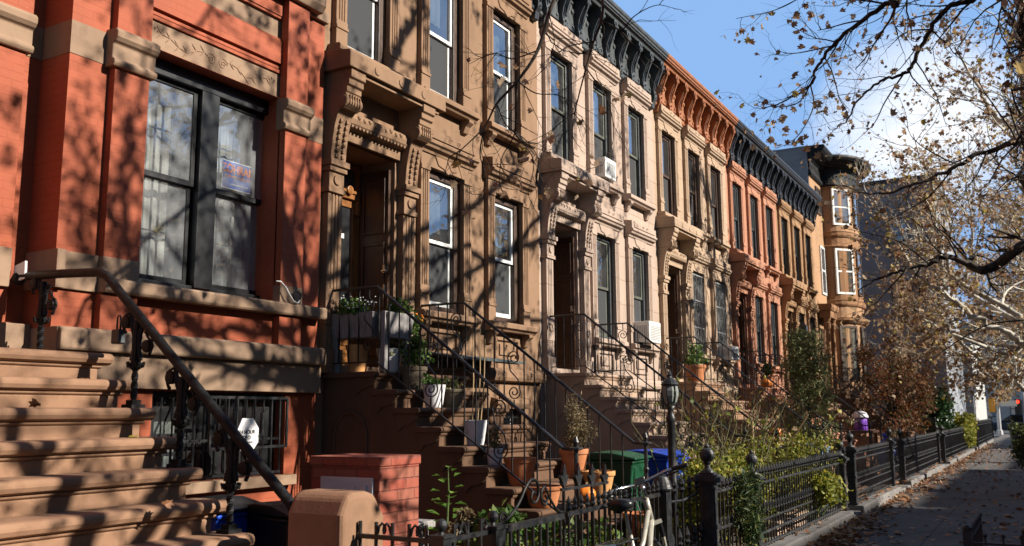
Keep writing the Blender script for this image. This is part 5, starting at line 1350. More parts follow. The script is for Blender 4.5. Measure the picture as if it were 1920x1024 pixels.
mb = MB(); mb.tube([(.05,0,.98),(.005,0,1.08),(.035,0,1.11)],.016,8)
mb.tube([(-.10,-.31,1.13),(-.05,-.20,1.135),(.03,-.06,1.115),(.03,.06,1.115),(-.05,.20,1.135),(-.10,.31,1.13)],.0125,8); mb.xf(0,HA)
hb = build('handlebar', mb, M['chrome'], bk, local=True, smooth=True)
for s in (-1,1):
    mb = MB(); mb.tube([(-.14,s*.36,1.125),(-.075,s*.25,1.135)],.018,8); mb.xf(0,HA); build('grip', mb, M['rubber'], hb, local=True)
    mb = MB(); mb.tube([(.0,s*.17,1.12),(.03,s*.22,1.10),(-.03,s*.31,1.10)],.008,5); mb.xf(0,HA); build('brake_lever', mb, M['saddle'], hb, local=True)
mb = MB(); mb.box(.03,.075,-.032,.032,1.125,1.155); mb.xf(0,HA); build('front_lamp', mb, M['paper'], bk, local=True, bevel=.01)
mb = MB(); mb.box(.012,.03,-.036,.036,1.115,1.158); mb.xf(0,HA); build('lamp_mount', mb, M['saddle'], bk, local=True)
mb = MB()
for k in range(3): 
    s = (-1,0,1)[k]; mb.tube([(.08,s*.02,1.10),(.17,s*.05,1.05),(.16,s*.05,.90),(.12,s*.03,.82)],.004,4)
mb.xf(0,HA); build('brake_cables', mb, M['saddle'], bk, local=True)
build('seat_post', MB().tube([(-.37,0,.74),(-.42,0,.93)],.0135,8), M['chrome'], bk, local=True)
mb = MB(); vs = []; fs = []; n = 12; prof = [(-.135,.04,.0),(-.125,.085,.01),(-.09,.105,.012),(-.04,.09,.008),(.02,.055,.0),(.08,.033,-.004),(.13,.024,-.012),(.14,.01,-.018)]
for x,w,dz in prof:
    for k in range(n):
        a = 2*math.pi*k/n; vs.append((-.43+x, w*math.cos(a), .985+dz+.040*math.sin(a)*(1 if math.sin(a) > 0 else 1.3)))
for i in range(len(prof)-1):
    for k in range(n): fs.append((i*n+k,i*n+(k+1)%n,(i+1)*n+(k+1)%n,(i+1)*n+k))
fs += [tuple(range(n)),tuple((len(prof)-1)*n+k for k in range(n))]
mb.add(vs,fs); build('saddle', mb, M['saddle'], bk, local=True, smooth=True)
mb = MB()
for s in (-1,1): mb.tube([(-.36,s*.06,.74),(-.55,s*.07,.745),(-.86,s*.07,.75),(-.90,0,.75)],.006,5); mb.tube([(-.62,s*.07,.34),(-.72,s*.07,.745)],.006,5)
for x in (-.5,-.62,-.74): mb.box(x-.006,x+.006,-.07,.07,.742,.752)
build('rear_rack', mb, M['chrome'], bk, local=True)
mb = MB(); mb.lathe([(.02,-.012),(.085,-.01),(.085,-.004),(.02,-.002)],(-.20,-.05,.29),20,'y'); mb.tube([(-.20,-.07,.29),(-.13,-.08,.15)],.010,6); mb.box(-.18,-.08,-.15,-.08,.135,.16); mb.tube([(-.20,.07,.29),(-.27,.08,.43)],.010,6); mb.box(-.32,-.22,.08,.15,.42,.445)
build('crank', mb, M['saddle'], bk, local=True)
# ------------------------------------------------------------------ garden planting
rg = random.Random(77)
hd = thing('hedge', 'yellow green leafy hedge packed behind the spear topped fence', 'hedge', (12.8,3.35,0))
mb = MB()
for i in range(84):
    x = rg.uniform(10.4,15.3); cloud(mb, (x, rg.uniform(3.05,3.9), rg.uniform(.35,1.14)+.12*math.sin(x*3)), (.33,.27,.22), 150, .055, rg, .5, .6)
build('foliage', mb, M['leaf_yellow'], hd, recalc=False)
mb = MB()
for i in range(26):
    x = rg.uniform(10.5,15.2); mb.tube([(x,3.4,0),(x+rg.uniform(-.1,.1),3.4+rg.uniform(-.2,.2),.5),(x+rg.uniform(-.3,.3),3.4+rg.uniform(-.3,.3),1.1)],[.014,.01,.004],5)
build('stem', mb, M['stem'], hd)
bush('shrub', 'pale yellow green shrub poking out through the iron fence bars', 'shrub', (13.6,2.78,.60), (.55,.24,.34), 10, 900, .075, 'leaf_yellow', 'stem_green', 41, .38, base=(13.6,3.05,0))
# ivy and weeds in the nearest yard
iv = MB(); rg = random.Random(9)
for i in range(2600):
    x = rg.uniform(4.55,7.3); y = rg.uniform(2.98,3.9); small_leaf(iv, (x,y,.16+.52*rg.random()**1.2*(1+.3*math.sin(x*3.1))), rg.uniform(.05,.10), rg, .62, 1.6)
o = build('ivy', iv, M['leaf_mid'], None, origin=(5.8,3.4,0), recalc=False); tag(o, 'ivy and weeds covering the small front yard behind the low fence', 'ground cover'); o['kind'] = 'stuff'
iv = MB()
for i in range(900):
    x = rg.uniform(4.6,7.3); y = rg.uniform(2.98,3.9); small_leaf(iv, (x,y,.20+.50*rg.random()), rg.uniform(.05,.09), rg, .62, 1.6)
o = build('yellowing_ivy', iv, M['leaf_yellow'], None, origin=(5.8,3.4,0), recalc=False); tag(o, 'yellowing ivy leaves mixed through the small front yard', 'ground cover'); o['kind'] = 'stuff'
tp = thing('tall_weed', 'single upright weed with broad green leaves before the dark stoop wall', 'plant', (6.29,4.25,0)); rg = random.Random(3)
mb = MB(); mb.tube([(6.29,4.25,0),(6.28,4.25,.6),(6.30,4.24,1.0),(6.29,4.24,1.24)],[.010,.009,.007,.003],6); build('stem', mb, M['stem_green'], tp)
mb = MB()
for i in range(30):
    z = .50+.74*i/30; a = i*2.4; L = .05+.09*(1-i/30)+.01*rg.random()
    p = Vector((6.29+.03*math.cos(a),4.245+.03*math.sin(a),z)); d = Vector((math.cos(a),math.sin(a),-.25+.5*rg.random())).normalized()
    R = d.to_track_quat('Y','Z').to_matrix()
    small_leaf(mb, p+d*.03, L*1.15, rg, .48, R=R)
build('foliage', mb, leafmat('weed_leaves',[(.10,.20,.03),(.14,.26,.04),(.20,.32,.05)],.4), tp, recalc=False)
bush('shrub', 'bunch of dead brown hydrangea heads beside the tall weed', 'shrub', (5.75,3.75,.85), (.16,.12,.13), 5, 260, .05, 'leaf_dry', 'stem', 43, .6, base=(5.7,3.75,0))
bush('shrub', 'small bright green shrub behind the scroll crested gate', 'shrub', (5.95,3.55,.78), (.2,.16,.22), 6, 300, .07, 'leaf_mid', 'stem_green', 44, .5, base=(5.95,3.55,0))
tb = thing('bench', 'pale weathered stone bench end between the brick enclosure and the dark stoop', 'bench', (6.15,4.65,0))
build('slab', MB().box(5.85,6.5,4.5,4.85,.72,.78), M['planter'], tb, bevel=.01); build('leg', MB().box(5.9,6.0,4.54,4.8,-.02,.72), M['planter'], tb); build('leg', MB().box(6.35,6.45,4.54,4.8,-.02,.72), M['planter'], tb)
db = thing('dustpan', 'blue plastic dustpan hung against the dark stoop wall', 'dustpan', (6.35,4.75,.95))
mb = MB(); mb.prism([(-.12,-.02),(.12,.02),(.13,.09),(.09,.20),(.04,.20),(.06,.06),(-.12,.03)],'x',-.02,.02); build('pan', mb, M['blue_toy'], db, local=True, bevel=.008)
tr_ = thing('watering_can', 'bit of blue wire furniture standing beside the dark stoop foot', 'stool', (9.55,4.9,0))
mb = MB()
for q in ((-.15,-.12),(.15,-.12),(.15,.12),(-.15,.12)): mb.tube([(q[0]*1.2,q[1]*1.2,0),(q[0],q[1],.9)],.012,6)
mb.tube([(-.15,-.12,.9),(.15,-.12,.9),(.15,.12,.9),(-.15,.12,.9),(-.15,-.12,.9)],.012,6); build('frame', mb, M['grey_paint'], tr_, local=True)
tr_.name = 'stool'; tr_['label'] = 'thin metal stool standing beside the green bin'
build('seat', MB().lathe([(.19,.90),(.2,.92),(.19,.94)],(0,0,0),16), M['grey_paint'], tr_, local=True)
# dry vines and rose canes by the buff stoop
vn = thing('dry_vine', 'tangle of dry canes and vines climbing beside the lamp post', 'vine', (11.6,3.9,0)); rg = random.Random(15)
mb = MB(); lv = MB()
for i in range(120):
    x = rg.uniform(11.3,14.2); y = rg.uniform(3.5,4.3); p = [Vector((x,y,0))]; d = Vector((rg.uniform(-.3,.3),rg.uniform(-.2,.2),1)); h = rg.uniform(1.0,2.3)
    for k in range(8):
        d += Vector((rg.gauss(0,.16),rg.gauss(0,.12),-.05*(k>4))); p.append(p[-1]+d.normalized()*h/8)
        if rg.random() < .45: small_leaf(lv, p[-1], rg.uniform(.05,.10), rg, .5)
        if rg.random() < .5: mb.tube([p[-1],p[-1]+Vector((rg.uniform(-.2,.2),rg.uniform(-.15,.15),rg.uniform(0,.2)))],[.004,.0015],4)
    mb.tube(p,[.010-.0008*k for k in range(9)],5)
build('stem', mb, plain('olive_canes',(.17,.16,.07),.8,.35,12,.2), vn); build('foliage', lv, M['leaf_yellow'], vn, recalc=False)
vn = thing('dead_shrub', 'bare rusty brown shrub in front of the buff stoop', 'shrub', (14.6,4.2,0))
mb = MB(); lv = MB()
for i in range(40):
    p = [Vector((14.6+rg.uniform(-.15,.15),4.2+rg.uniform(-.1,.1),0))]; d = Vector((rg.gauss(0,.35),rg.gauss(0,.25),1))
    for k in range(7):
        d += Vector((rg.gauss(0,.18),rg.gauss(0,.18),.05)); p.append(p[-1]+d.normalized()*.28)
        if k > 2 and rg.random() < .5: small_leaf(lv, p[-1], rg.uniform(.06,.11), rg, .5)
        if rg.random() < .6: mb.tube([p[-1],p[-1]+Vector((rg.uniform(-.3,.3),rg.uniform(-.2,.2),rg.uniform(0,.3)))],[.005,.002],4)
    mb.tube(p,[.011-.001*k for k in range(8)],5)
build('stem', mb, plain('tan_canes',(.26,.17,.085),.8,.3,12,.2), vn); build('foliage', lv, M['leaf_tan'], vn, recalc=False)
gs = thing('stake', 'pale wooden stake standing among the dry shrubs', 'stake', (12.9,3.6,0)); build('pole', MB().tube([(0,0,0),(.02,0,1.55)],.022,8), M['wood_pole'], gs, local=True)
# conifer
cf = thing('conifer', 'tall ragged olive green conifer before the mottled brown house', 'tree', (20.6,4.5,0)); rg = random.Random(19)
mb = MB()
def conifer_r(z): return .22+.95*(1-z/3.5)**.7*(.8+.3*math.sin(z*5))
for i in range(210):
    z = .35+2.95*rg.random()**.85; a = rg.random()*6.283; R = conifer_r(z)*rg.uniform(.55,1.1)
    tip = Vector((20.6+R*math.cos(a),4.5+R*math.sin(a),z+.12))
    root = Vector((20.6,4.5,z-.1))
    for k in range(50):
        q = root.lerp(tip, rg.random()**.6); small_leaf(mb, q+Vector((rg.gauss(0,.06),rg.gauss(0,.06),rg.gauss(0,.05))), rg.uniform(.05,.12), rg, .16)
build('foliage', mb, M['leaf_olive'], cf, recalc=False)
mb = MB(); mb.tube([(20.6,4.5,0),(20.62,4.5,1.5),(20.6,4.5,3.3)],[.06,.045,.01],7)
for i in range(40):
    z = .4+2.6*rg.random(); a = rg.random()*6.283; R = conifer_r(z)*.9; mb.tube([(20.6,4.5,z-.1),(20.6+R*math.cos(a),4.5+R*math.sin(a),z+.1)],[.014,.004],4)
build('trunk', mb, M['bark_dark'], cf)
# rusty maple, dark bush, pale climber
def fine_tree(label, c, h, r, n, s, mat, seed, name='maple_tree', flat=.35, base_z=.9):
    rg = random.Random(seed); t = thing(name, label, 'tree', (c[0],c[1],0))
    tk = MB(); lv = MB()
    tk.tube([(c[0],c[1],0),(c[0]+.05,c[1],h*.3)],[.07,.05],7)
    for i in range(46):
        a = rg.random()*6.283; e = rg.random(); R = (rg.random()**.5)*1.0
        p = Vector((c[0]+r[0]*R*math.cos(a), c[1]+r[1]*R*math.sin(a), base_z+(h-base_z)*e*(1-.45*R*R)+.0))
        b = Vector((c[0]+.05,c[1],h*.28)); m = b.lerp(p,.55)+Vector((0,0,.2))
        tk.tube([b,b.lerp(m,.5)+Vector((0,0,.05)),m,p],[.03,.022,.014,.004],5)
        cloud(lv, p, (r[0]*.26,r[1]*.26,(h-base_z)*.10+flat*.12), n//46, s, rg, .38, .6, tilt=2.0)
    build('trunk', tk, M['bark_dark'], t); build('crown', lv, M[mat], t, recalc=False); return t
fine_tree('rusty red brown Japanese maple spreading over the fence', (30.5,4.1), 4.2, (2.8,1.1), 7000, .09, 'leaf_red', 51)
fine_tree('second rusty maple farther on, with olive and rust leaves', (37.5,4.6), 4.0, (2.4,1.0), 5000, .11, 'leaf_red', 52)
bush('evergreen_bush', 'dark green glossy bush rising over the iron fence', 'bush', (36.5,3.45,1.65), (1.45,.62,1.0), 26, 4200, .13, 'leaf_dark', 'stem', 53, .4, base=(36.5,3.5,0))
bush('climber', 'pale yellow green climber hanging over the fence to the pavement', 'shrub', (41.0,2.95,.85), (1.9,.45,.85), 18, 2600, .12, 'leaf_yellow', 'stem', 54, .4, base=(41,3.1,0))
bush('shrub', 'bare pale twiggy shrub between the fence posts below the maple', 'shrub', (24.6,3.3,.95), (.7,.3,.42), 10, 260, .06, 'leaf_dry', 'stem', 55, .2, base=(24.6,3.3,0))
# small young street tree at the right edge
yt = thing('young_tree', 'young street tree with a thin dark trunk at the right edge', 'tree', (22.0,.42,0)); rg = random.Random(61)
tk = MB(); lv = MB(); tk.tube([(22,.42,0),(22.0,.44,.5),(21.95,.45,1.0)],[.055,.045,.03],7)
for i in range(16):
    p = Vector((22+rg.gauss(0,.30),.40+rg.gauss(0,.12),rg.uniform(.62,1.3))); tk.tube([(21.98,.44,.6),p],[.02,.004],4); cloud(lv, p, (.18,.14,.15), 120, .06, rg, .4)
build('trunk', tk, M['bark_dark'], yt); build('crown', lv, leafmat('dim_green_leaves',[(.05,.08,.02),(.09,.12,.03),(.16,.16,.05),(.04,.06,.02)],.3), yt, recalc=False)
# ------------------------------------------------------------------ odd things farther down the row
pt = thing('lidded_tub', 'purple tub with a white domed lid behind the ball topped gate posts', 'tub', (26.9,4.5,1.14), None)
build('tub', MB().lathe([(.16,0),(.18,.03),(.18,.31),(.165,.34)],(0,0,0),20), M['purple'], pt, local=True, smooth='auto')
build('dome', MB().lathe([(.21,.34),(.225,.36),(.21,.43),(.155,.49),(.07,.525),(.002,.53)],(0,0,0),20), M['white_pot'], pt, local=True, smooth='auto')
tt = thing('stand', 'low dark stand under the purple tub', 'stand', (26.9,4.5,0)); build('top', MB().box(-.5,.5,-.4,.4,1.08,1.14), M['door_dark'], tt, local=True, bevel=.01)
for q in ((-.42,-.32),(.42,-.32),(.42,.32),(-.42,.32)): build('leg', MB().box(q[0]-.04,q[0]+.04,q[1]-.04,q[1]+.04,-.01,1.08), M['door_dark'], tt, local=True)
bg = thing('recycling_bag', 'bright blue bag slumped by the fence under the purple tub', 'bag', (24.3,3.5,0)); mb = MB(); mb.lathe([(.16,0),(.22,.1),(.22,.35),(.15,.55),(.05,.66),(.09,.74),(.06,.78)],(0,0,0),12)
for i,v in enumerate(mb.v): mb.v[i] = (v[0]*(1+.15*math.sin(i*2.7)),v[1]*(1+.15*math.cos(i*1.9)),v[2]+.35)
mb.box(-.2,.2,-.2,.2,-.01,.36); build('sack', mb, M['blue_toy'], bg, local=True, bevel=.02)
wheelie('pale blue lidded bin behind the hedge below the salmon stoop', 18.4, 4.1, plain('faded_blue_plastic',(.10,.16,.28),.5,.2,6,.05), 0, 1.05, .6)
lt = thing('litter_bin', 'dark wire litter bin standing on the pavement before the crossing', 'litter bin', (51.0,1.34,0))
mb = MB(); mb.lathe([(.30,0),(.33,.03),(.42,1.0),(.45,1.02),(.45,1.06),(.40,1.06)],(0,0,0),18); build('basket', mb, M['iron'], lt, local=True)
mb = MB()
for z in (.25,.5,.75): mb.lathe([(.33+.09*z,z-.015),(.36+.09*z,z),(.33+.09*z,z+.015)],(0,0,0),18)
build('hoop', mb, M['grey_paint'], lt, local=True)
tl = thing('traffic_signal', 'yellow traffic signal on a pale steel pole at the far crossing', 'traffic light', (73.0,3.05,0), 'traffic lights')
mb = MB(); mb.lathe([(.22,0),(.2,.3),(.13,.35),(.12,6.6),(.02,6.7)],(0,0,0),12); build('pole', mb, M['galv'], tl, local=True)
mb = MB(); mb.box(-.2,.2,.15,.55,1.55,2.55); 
for z in (1.72,2.05,2.38): mb.lathe([(.13,.15),(.15,-.05)],(0,.33,z),10,'x')
build('signal_head', mb, M['yellow'], tl, local=True, bevel=.03)
mb = MB(); mb.box(-.04,0,-1.2,-.15,1.95,2.35); build('street_sign', mb, M['utility'], tl, local=True)
t2 = thing('traffic_signal', 'traffic signal showing red beyond the crossing', 'traffic light', (79.0,1.55,0), 'traffic lights')
mb = MB(); mb.lathe([(.2,0),(.12,.3),(.11,5),(.02,5.1)],(0,0,0),10); build('pole', mb, M['galv'], t2, local=True)
mb = MB(); mb.box(-.2,.2,.2,.62,1.35,2.5); build('signal_head', mb, M['black_paint'], t2, local=True, bevel=.03)
mb = MB(); mb.lathe([(.14,-.23),(.14,-.2)],(0,.41,2.3),14,'x'); build('red_lamp', mb, M['signal_red'], t2, local=True)
rs = thing('round_sign', 'round white sign on a post past the dark green bush', 'sign', (59.9,3.72,0))
build('post', MB().tube([(0,0,0),(0,0,3.2)],.035,8), M['galv'], rs, local=True); build('disc', MB().lathe([(.24,-.05),(.25,-.04),(.24,-.03)],(0,0,2.85),20,'x'), M['sign_white'], rs, local=True)
car = thing('parked_car', 'dark blue car crossing at the far end of the pavement', 'car', (84,2.2,-.14), None, math.radians(90))
mb = MB(); mb.prism([(-2.2,.25),(-2.2,.75),(-2.1,.85),(-1.3,.95),(1.2,.95),(2.0,.80),(2.2,.6),(2.2,.25)],'y',-.88,.88); body = build('body', mb, M['carpaint'], car, local=True, bevel=.08, seg=3)
mb = MB(); mb.prism([(-1.75,.94),(-1.2,1.42),(.45,1.45),(1.2,.94)],'y',-.78,.78); build('cabin', mb, M['carglass'], car, local=True, bevel=.07, seg=3)
mb = MB(); mb.prism([(-1.25,1.41),(-1.15,1.47),(.4,1.49),(.5,1.44)],'y',-.72,.72); build('roof', mb, M['carpaint'], car, local=True, bevel=.03)
for x in (-1.35,1.35):
    for s in (-1,1):
        w_ = build('wheel', MB().lathe([(.2,s*.70),(.32,s*.70),(.33,s*.80),(.32,s*.90),(.2,s*.91)],(x,0,.33),18,'y'), M['rubber'], car, local=True); build('rim', MB().lathe([(.02,s*.90),(.2,s*.905),(.2,s*.88)],(x,0,.33),14,'y'), M['chrome'], w_, local=True)
for s in (-1,1):
    build('headlight', MB().box(2.14,2.22,s*.7-.14,s*.7+.14,.6,.74), M['paper'], car, local=True, bevel=.02); build('tail_light', MB().box(-2.22,-2.12,s*.7-.12,s*.7+.12,.62,.78), M['red_ink'], car, local=True, bevel=.02)
# ------------------------------------------------------------------ fallen leaves
rg = random.Random(101); mb = MB()
def ground_leaf(x, y, z=.006):
    s = rg.uniform(.05,.115); n0 = len(mb.v); big_leaf(mb, (0,0,0), s, rg, 4.0); zmin = min(v[2] for v in mb.v[n0:])
    for i in range(n0,len(mb.v)): v = mb.v[i]; mb.v[i] = (v[0]+x, v[1]+y, (v[2]-zmin)*.6+z)
for i in range(2300):
    x = 7.0+45*rg.random()**1.5; ground_leaf(x, 2.78-abs(rg.gauss(0,.28)), .004+.05*rg.random()**3)
for i in range(1300):
    x = rg.uniform(6,50); ground_leaf(x, rg.uniform(-.6,2.6))
for i in range(260): ground_leaf(rg.uniform(10.3,40), rg.uniform(2.72,3.0), .155)
for i in range(800): ground_leaf(rg.gauss(11.6,1.5), 2.55-abs(rg.gauss(0,.22)), .01+.09*rg.random()**2)
for i in range(200): ground_leaf(rg.uniform(9.3,11.2), rg.uniform(-.6,.6), .005)
o = build('fallen_leaves', mb, M['leaf_fallen'], None, origin=(20,2,0), recalc=False); tag(o, 'brown fallen leaves drifted along the kerb and over the pavement', 'leaves'); o['kind'] = 'stuff'
for i,(x,y,zz,lab) in enumerate(((3.55,5.51,1.706,'curled tan leaf on the third step of the broad stoop'),(4.02,5.22,1.706-.197,'yellow green leaf near the middle steps of the broad stoop'),(3.72,4.48,1.706-.197*3,'brown leaf lying low on the broad stoop'),(4.02,5.75,1.903,'small brown leaf at the handrail foot on the upper step'))):
    mb = MB(); big_leaf(mb,(0,0,0),.075,rg,5.0); zmin = min(v[2] for v in mb.v); mb.v = [(v[0]+x,v[1]+y,v[2]-zmin+zz+.001) for v in mb.v]
    tag(build('fallen_leaf', mb, M['leaf_fallen'] if i != 1 else M['leaf_yellow'], None, origin=(x,y,zz), recalc=False), lab, 'leaf', 'leaves on the broad stoop')
# ------------------------------------------------------------------ camera (calibrated from the street's vanishing points)
F_, PX_, PY_, HC = 1719., 960., 512., 1.65
pit, yaw, roll = math.radians(8.73), math.radians(30.0), math.radians(.36)
hf = Vector((math.cos(yaw),math.sin(yaw),0)); hr = Vector((math.sin(yaw),-math.cos(yaw),0)); zz = Vector((0,0,1))
fw = hf*math.cos(pit)+zz*math.sin(pit); up = zz*math.cos(pit)-hf*math.sin(pit)
rt2 = hr*math.cos(roll)-up*math.sin(roll); up2 = hr*math.sin(roll)+up*math.cos(roll)
cd = bpy.data.cameras.new('camera'); cam = bpy.data.objects.new('camera', cd); COL.objects.link(cam)
mw = Matrix((rt2,up2,-fw)).transposed().to_4x4(); mw.translation = (0,0,HC); cam.matrix_world = mw
cd.sensor_width = 36; cd.lens = F_/1920*36; cd.clip_start = .05; cd.clip_end = 1500
cd.dof.use_dof = True; cd.dof.focus_distance = 9.5; cd.dof.aperture_fstop = 3.2
scene.camera = cam
def at(px, py, dist):                       # the point seen at (px, py) of the 1920-wide photograph, dist metres off
    d = (fw + rt2*((px-PX_)/F_) + up2*((PY_-py)/F_)).normalized(); return Vector((0,0,HC))+d*dist
def on_facade(px, py):
    d = fw + rt2*((px-PX_)/F_) + up2*((PY_-py)/F_); return Vector((0,0,HC))+d*(6.75/d.y)
ELEV, AZ = math.radians(30), math.radians(15)
SUN = Vector((math.sin(AZ)*math.cos(ELEV), -math.cos(AZ)*math.cos(ELEV), math.sin(ELEV)))
def sunward(p, y): return p + SUN*((p.y-y)/-SUN.y)

# ------------------------------------------------------------------ street trees
class Tree:
    def __init__(self, seed, leafp, leafs, keep=None):
        self.rg = random.Random(seed); self.wood = MB(); self.leaf = MB(); self.lp = leafp; self.ls = leafs; self.keep = keep or (lambda p: True)
    def drop_leaf(self, p):
        rg = self.rg
        q = p+Vector((rg.gauss(0,.05),rg.gauss(0,.05),-abs(rg.gauss(.03,.05))))
        big_leaf(self.leaf, q, self.ls*rg.uniform(.55,1.25), rg)
    def grow(self, p, d, L, r, depth, kids=4):
        rg = self.rg; n = 5 if depth > 0 else 4; pts = [p]; d = d.normalized()
        for i in range(n):
            d = (d + Vector((rg.gauss(0,.2),rg.gauss(0,.2),rg.gauss(.03,.17)))).normalized(); q = pts[-1]+d*L/n
            if not self.keep(q): break
            pts.append(q)
        if len(pts) < 2: return
        m = len(pts); self.wood.tube(pts,[r*(1-.68*i/(m-1)) for i in range(m)], 6 if r > .03 else (4 if r > .008 else 3), caps=False)
        if depth <= 1:
            for q in pts[1:]:
                if rg.random() < self.lp: self.drop_leaf(q)
        if depth > 0:
            for k in range(kids):
                t = rg.uniform(.3,1); i = min(m-2,int(t*(m-1))); q = pts[i].lerp(pts[i+1], t*(m-1)-i)
                ax = d.orthogonal().normalized(); ax.rotate(Matrix.Rotation(rg.random()*6.283,3,d)); nd = d.copy(); nd.rotate(Matrix.Rotation(rg.uniform(.45,1.0),3,ax))
                self.grow(q, nd, L*rg.uniform(.45,.72), r*rg.uniform(.38,.52), depth-1, kids)
    def limb(self, pts, r0, r1, twig=.5, depth=2, L=.9, kids=3, from_t=.25, wob=0, density=1.0, droop=0):
        rg = self.rg; c = catmull(pts); m = len(c)
        if wob:
            for i in range(2,m-1): c[i] = c[i]+Vector((rg.gauss(0,wob),rg.gauss(0,wob),rg.gauss(0,wob)))
        self.wood.tube(c,[r0+(r1-r0)*i/(m-1) for i in range(m)],8 if r0 > .04 else 5,caps=True)
        length = sum((c[i+1]-c[i]).length for i in range(m-1)); acc = 0; nxt = length*from_t
        for i in range(m-1):
            acc += (c[i+1]-c[i]).length
            while acc > nxt:
                t = (c[i+1]-c[i]).normalized(); ax = t.orthogonal().normalized(); ax.rotate(Matrix.Rotation(rg.random()*6.283,3,t)); d = t.copy(); d.rotate(Matrix.Rotation(rg.uniform(.4,1.0),3,ax))
                d.z -= droop; f = i/(m-1); self.grow(c[i+1], d, L*(1-.45*f)*rg.uniform(.7,1.25), max(.004,(r0+(r1-r0)*f)*.42), depth, kids); nxt += twig/density*rg.uniform(.6,1.4)
    def finish(self, label, base, bark, leafm):
        t = thing('plane_tree', label, 'tree', base, 'plane trees along the kerb')
        build('trunk', self.wood, bark, t, smooth=True, recalc=False)
        if self.leaf.v: build('crown', self.leaf, leafm, t, recalc=False)
        return t
def trunk(T, x, y, h=3.6, r=.2):
    T.wood.tube([(x,y,-.02),(x,y,.25),(x+.03,y,1.6),(x,y-.03,h)],[r*1.35,r*1.08,r,r*.8],12)
# nearest tree: out of frame to the right; its limbs shade the red and tan fronts
Z_ = Tree(31, .10, .07, keep=lambda p: p.y < .02*p.x-.15)
trunk(Z_, 4.6, -.68, 3.6, .19)
for d in ((.6,-.3,1.2),(.1,-.3,1.5),(.9,-.1,.9),(.3,-.15,1.8)): Z_.grow(Vector((4.6,-.7,3.5)), Vector(d), 3.9, .08, 4, 3)
Z_.finish('plane tree beside the viewer, known by the shadows on the red house', (4.6,-.68,0), M['bark_dark'], M['leaf_tan'])
A = Tree(5, .34, .08, keep=lambda p: p.y < .02*p.x-.12)
trunk(A, 9.4, -.42, 4.2, .24)
fork = Vector((9.4,-.45,4.1))
for d in ((-.9,-.3,1.0),(.5,-.6,1.2),(.1,-.5,1.5),(-.5,-.9,.9),(.9,-.2,1.1),(-.2,-.35,1.7)): A.grow(fork, Vector(d), 4.2, .10, 4, 4)
def shadow_limb(T, px, ys, r0, r1, root=None, **k):
    pts = [sunward(on_facade(*p), y) for p,y in zip(px, ys)]
    T.limb(([Vector(root)] if root else [])+pts, r0, r1, **k); return pts
s1_ = shadow_limb(A, [(640,720),(584,719),(510,703),(467,687),(425,642),(372,612),(330,575)], [-.5,-.5,-.5,-.55,-.6,-.65,-.7], .085, .03, root=(9.35,-.44,5.6), twig=.4, depth=2, L=.9, from_t=.4, wob=.02)
shadow_limb(A, [(467,690),(420,706),(365,728)], [-.55,-.6,-.7], .045, .02, twig=.4, depth=1, L=.6)
s2_ = shadow_limb(A, [(860,660),(905,560),(945,488),(1005,413),(1060,350)], [-.45,-.45,-.5,-.55,-.6], .09, .04, root=(9.42,-.44,5.0), twig=.45, depth=2, L=1.0, from_t=.45, wob=.02)
shadow_limb(A, [(935,500),(877,462),(814,487),(755,491),(700,470)], [-.5,-.5,-.55,-.6,-.6], .05, .018, twig=.4, depth=2, L=.7, wob=.02)
s3_ = shadow_limb(A, [(720,150),(750,85),(775,45),(790,5),(800,-60)], [-.5,-.5,-.5,-.55,-.6], .085, .05, root=(9.3,-.5,7.2), twig=.4, depth=2, L=.9, from_t=.3, wob=.03)
shadow_limb(A, [(330,610),(300,560),(255,520),(200,430),(150,380)], [-.6,-.6,-.6,-.6,-.6], .05, .02, root=(9.0,-.5,6.8), twig=.28, depth=2, L=.9, from_t=.35, wob=.03)
shadow_limb(A, [(590,560),(570,470),(545,430),(480,400)], [-.5,-.5,-.5,-.5], .035, .012, twig=.3, depth=2, L=.6, wob=.02)
for pl,root,r in (([(250,640),(235,520),(215,400),(225,280),(250,160),(240,40)],(9.2,-.5,6.2),.05),([(180,520),(150,420),(160,300),(140,180)],None,.03),([(560,420),(585,330),(560,240),(590,120),(560,20)],(9.35,-.48,6.0),.045),([(330,60),(420,20),(500,60),(570,150)],None,.03),([(400,470),(330,380),(300,300),(350,200)],None,.035),
        ([(960,330),(930,220),(960,120),(920,20)],(9.5,-.46,7.4),.055),([(1060,420),(1040,320),(1075,220),(1050,120),(1085,40)],(9.6,-.46,6.8),.05),([(1120,520),(1160,420),(1140,330),(1180,250)],None,.03),([(640,600),(620,500),(590,450)],None,.03)):
    shadow_limb(A, pl, [-.5-.04*i for i in range(len(pl))], r, r*.3, root=root, twig=.26, depth=2, L=.8, from_t=.2, wob=.035)
A.keep = lambda p: True
# hanging twigs that cross the middle of the view, high over the pavement
top1 = at(1075,-70,7.2)
A.lp = .05
A.limb([(9.3,-.45,6.4),(8.6,.5,7.2),(7.6,1.9,6.9),top1], .045, .018, twig=1.2, depth=1, L=.5, kids=2, from_t=.5)
A.limb([top1,at(1035,10,7.0),at(1008,95,6.9),at(970,152,6.8),at(931,195,6.8),at(908,238,6.8),at(865,281,6.8)], .018, .004, twig=.16, depth=1, L=.5, kids=2, from_t=.2, droop=.15)
A.limb([at(970,152,6.8),at(968,190,6.8),at(965,250,6.8),at(940,300,6.8),at(935,370,6.9)], .008, .002, twig=.15, depth=1, L=.4, kids=2, from_t=.2, droop=.1)
A.limb([at(1120,-80,7.9),at(1130,20,7.8),at(1113,78,7.8),at(1098,130,7.8),at(1078,210,7.8),at(1072,260,7.8)], .014, .003, twig=.18, depth=1, L=.45, kids=2, from_t=.3, droop=.1)
